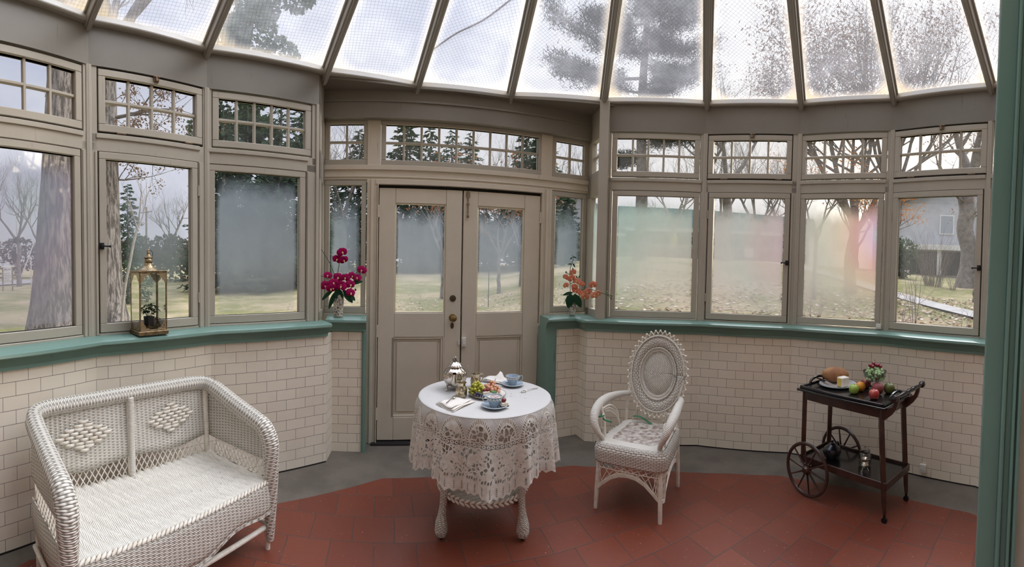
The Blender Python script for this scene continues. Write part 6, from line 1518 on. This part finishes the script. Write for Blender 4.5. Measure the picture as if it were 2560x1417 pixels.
mb = MB().tube([(-.02, -.02, 1.10), (.03, -.02, 1.32)], .04, 6); mb.sphere((.04, -.02, 1.42), .05, 6, 5); mb.build('pictogram', M_dark, ys)
tp2 = empty('barrier_tape', label='yellow barrier tape strung across the lawn before the long building', cat='tape')
pts = [out(a, 34)+Vector((0, 0, .95+.05*cos(a))) for a in (17.5, 20, 22.5, 25, 28)]
MB().tube(spline(pts, 4), .030, 4, flat=.3).build('tape', bpy.data.materials['signal_yellow'], tp2)
for p in pts: MB().tube([(p.x, p.y, p.z-1.3), (p.x, p.y, p.z+.1)], .025, 5).build('stake', M_bark, tp2)
bd = empty('small_notice', out(31.6, 36), R(-31), 'small white notice board on the lawn before the long building', 'sign'); MB().box(-.4, .4, -.02, .02, .3, 1.1).build('panel', M_wplastic, bd); MB().box(-.05, .05, 0, .05, -.3, .3).build('post', M_bark, bd)

# --- the white pine over the right roof panes
def pine(azd, d, label, h=19, r=.33, seed=2):
    rg = random.Random(seed); e = empty('white_pine', out(azd, d), 0, label, 'tree'); mb = MB(); nd = MB()
    tr_pts = [Vector((0, 0, -.4)), Vector((.05, 0, 3)), Vector((-.05, .1, 7)), Vector((.1, 0, 12)), Vector((.05, 0, h))]
    mb.tube(spline(tr_pts, 4), [r*1.3]+[r*(1-.85*i/16) for i in range(16)], 12, caps=False)
    ax = Vector((cos(R(azd)), -sin(R(azd)), 0)); ay = Vector((sin(R(azd)), cos(R(azd)), 0))
    def bough(z, dx, dy, L, rise):
        dd = (ax*dx+ay*dy).normalized(); pts = spline([Vector((0, 0, z)), dd*L*.35+Vector((0, 0, z+rise*.1)), dd*L*.7+Vector((0, 0, z+rise*.5)), dd*L+Vector((0, 0, z+rise))], 4)
        mb.tube(pts, [.075*(L/4)*(1-.8*i/12) for i in range(13)], 6, caps=False)
        sd = Vector((-dd.y, dd.x, 0))
        for i in range(3, 13):
            for s_ in range(5):
                off = sd*rg.uniform(-1, 1)*L*.26*(i/12)+Vector((0, 0, rg.uniform(-.05, .22)*L*.22)); q = pts[i]+off+dd*rg.uniform(-.2, .25)
                if s_ < 2: mb.tube([pts[i], pts[i].lerp(q, .6)+Vector((0, 0, -.05)), q], [.02, .014, .008], 4, caps=False)
                for k in range(60):
                    v = (Vector((rg.gauss(0, 1), rg.gauss(0, 1), rg.gauss(.35, .8))).normalized()+dd*.35).normalized(); c = q+Vector((rg.gauss(0, .16), rg.gauss(0, .16), rg.gauss(0, .11)))*1.5; b = v.orthogonal().normalized()*.024; v = v*rg.uniform(.18, .36)
                    nd.add([c-b, c+b, c+v], [(0, 1, 2)])
    for (z, dx, dy, L, ri) in ((5.2, .7, -.4, 2.8, .3), (4.6, -.7, .6, 2.2, .2), (6.5, .9, .3, 2.9, .3), (7.6, -1, -.2, 3.6, .9), (8.3, -1, .25, 4.6, 1.3), (8.0, .9, -.3, 2.9, .5), (9.0, -.5, -.8, 3.0, .8), (9.4, -1, 0, 4.4, 2.3), (9.6, 1, .1, 3.2, .6), (10.4, .3, .9, 2.8, .8), (10.8, -.9, .4, 2.8, 1.0), (11.2, .95, -.2, 3.0, .8), (11.9, -1, -.15, 3.0, 1.6), (12.4, .8, .5, 2.6, .8), (12.6, -.3, -.9, 2.5, .9), (13.2, 1, 0, 2.9, 1.0), (13.5, -1, .3, 3.1, 1.8), (14.2, .2, .9, 2.2, .9), (14.6, .9, -.3, 2.4, .9), (15, -.9, -.2, 2.2, 1.1), (15.8, .7, .5, 2.0, .9), (16.3, -.7, .5, 1.8, .9), (17, .6, -.6, 1.5, .8), (10.1, .8, -.6, 2.6, .4), (11.5, .55, -.8, 2.5, .5), (12.9, -.6, -.7, 2.2, .7), (9.0, .7, .7, 2.6, .4), (13.8, .6, -.7, 2.2, .7), (11.0, 0, -1, 2.4, .6), (12.0, .1, 1, 2.4, .6), (7.2, .5, -.8, 2.2, .2)):
        bough(z, dx, dy, L, ri)
    mb.build('trunk_and_boughs', M_bark, e, smooth=True, ang=60); nd.build('needles', M_pine, e); return e
pine(16.95, 20, 'large white pine with layered boughs above the coral orchid')

# --- bare trees and leafy maples on the right
b4 = tree('bare_tree', 27.5, 36, 'wide bare tree at the left of the roof pane over the wicker chair', h=13.5, r=.24, lv=5, kids=4, seed=41, trunk=.22)
moved(b4, 32.6, 38, 1.0, 2.2, 'wide bare tree in the middle of the roof pane over the wicker chair'); moved(b4, 36.5, 40, .95, 4, 'bare tree between the two right casements'); moved(b2, 21.5, 42, 1.0, 3, 'bare tree right of the pine trunk'); moved(b4, 46, 40, .85, 1, 'faint bare tree behind the leafy maple')
tree('bare_tree', 28.6, 23, 'dark bare trunk behind the misted pinkish casement', h=12, r=.27, lv=5, kids=4, seed=43, trunk=.34, leaf_=M_brn, nl=1, ls=.06)
tree('maple_tree', 45.3, 15.5, 'leafy brown maple behind the roof pane over the rainbow-tinted window', h=12.5, r=.20, lv=4, kids=5, seed=51, trunk=.25, leaf_=M_brn, nl=14, ls=.08, lsp=.45, up=.2, lean=(.3, .2), ratio=.70)
tree('maple_tree', 50.3, 17, 'thin-leaved maple behind the last roof pane on the right', h=13, r=.16, lv=4, kids=4, seed=55, trunk=.3, leaf_=M_brn, nl=4, ls=.08, lsp=.40, up=.22, lean=(.12, -.1), ratio=.74)
tree('young_maple', 50.9, 11.5, 'young maple with orange leaves at the edge of the clear casement', h=4.4, r=.05, lv=3, kids=4, seed=58, trunk=.45, leaf_=M_orng, nl=8, ls=.042, lsp=.16, lean=(-.2, .1), up=.1)
tree('young_maple', 40.5, 13, 'small orange-leaved tree behind the rainbow-tinted window', h=5.8, r=.06, lv=4, kids=4, seed=60, trunk=.35, leaf_=M_orng, nl=2, ls=.045, lsp=.22)
tree('forked_tree', 60.7, 22, 'thick forked grey trunk in the clear casement', h=12, r=.46, lv=4, kids=3, seed=62, bark=M_bark, trunk=.50, leaf_=M_rust, nl=4, ls=.055, lsp=.32, extra=[(4.2, (-.9, .2, .25), 3.6, .10, 3), (3.4, (-.75, -.5, .15), 3.0, .06, 3), (3.6, (.8, -.3, .2), 2.5, .07, 3)])
hs = empty('porch_house', out(57, 33), R(-57), 'grey sided house with a columned porch in the clear casement', 'house')
MB().box(-5.5, 9, 2.2, 9, -.5, 6.0).build('wall', M_side, hs); MB().prism([(-6.2, 4.9), (3.2, 8.2), (10, 5.6), (10, 5.9), (3.2, 8.6), (-6.2, 5.25)], 1.8, 9.4).build('roof', M_roofs, hs)
MB().prism([(-5.5, 6.0), (9, 6.0), (3.2, 8.2)], 2.25, 8.9).build('gable', M_side, hs)
MB().box(-2.9, 7, -.4, 2.4, 2.05, 2.45).build('porch_roof', M_trimw, hs); MB().box(-2.8, 7, -.2, 2.3, -.6, .12).build('porch_floor', M_bark, hs)
for x in (-2.4, .05, 2.6, 5.2): MB().box(x-.17, x+.17, -.15, .19, .1, 2.1).build('column', M_trimw, hs)
MB().box(-2.8, 7, 2.12, 2.2, .1, 2.1).build('dark_porch_wall', M_pane, hs)
for (x, z) in ((.6, 3.6), (3.6, 3.6)):
    w1_ = MB().box(x-.6, x+.6, 2.12, 2.22, z-.1, z+1.5).build('window', M_trimw, hs); MB().box(x-.5, x+.5, 2.08, 2.14, z, z+1.4).build('pane', M_ppane, w1_)
def multistem(name, azd, d, label, n, h, sp_, seed, r=.014, lv=1, cat='shrub', base=.05):
    rg = random.Random(seed); e = empty(name, out(azd, d), 0, label, cat); mb = MB()
    for i in range(n):
        a = rg.uniform(0, 2*pi); t = []; q = rg.random()**.6
        b0 = rg.random()**.5*base; branch(mb, (cos(a)*b0, sin(a)*b0, -.05), (cos(a)*q*sp_, sin(a)*q*sp_, 1.0), h*rg.uniform(.55, 1.0), r, lv, rg, t, 3, .18, 0, .04, 4, .55)
    mb.build('stems', M_twig, e); return e
multistem('twiggy_shrub', 56.4, 21, 'tall many-stemmed bare shrub in the middle of the clear casement', 110, 2.3, .42, 3, .008, base=.45)
multistem('twiggy_shrub', 59.0, 20, 'low bare shrub at the foot of the forked trunk', 22, .9, .8, 4, .008, base=.12)
multistem('bare_sapling', 54.1, 10.4, 'thin leafless sapling close outside the clear casement', 6, 1.45, .30, 5, .012, 2, 'sapling'); multistem('bare_sapling', 51.9, 9.6, 'leafless twigs at the left edge of the clear casement', 4, 1.2, .35, 6, .010, 2, 'sapling'); multistem('bare_sapling', 60.8, 9.8, 'short leafless twigs at the right edge of the clear casement', 5, .75, .5, 7, .008, 2, 'sapling')
multistem('bare_sapling', 40.5, 9.5, 'leafless twigs outside the rainbow-tinted window', 6, 1.3, .4, 8, .010, 2, 'sapling')
bush('yew_bush', 52.2, 25, 'dark yew bush left of the porch', 1.5, 2.6, 9, M_evg, 1400, .12)
tree('tree_stump', 62.3, 16, 'dark broken stump at the right edge of the clear casement', cat='stump', h=1.5, r=.14, lv=1, kids=2, seed=66, trunk=.45)
bpy.context.view_layer.update()
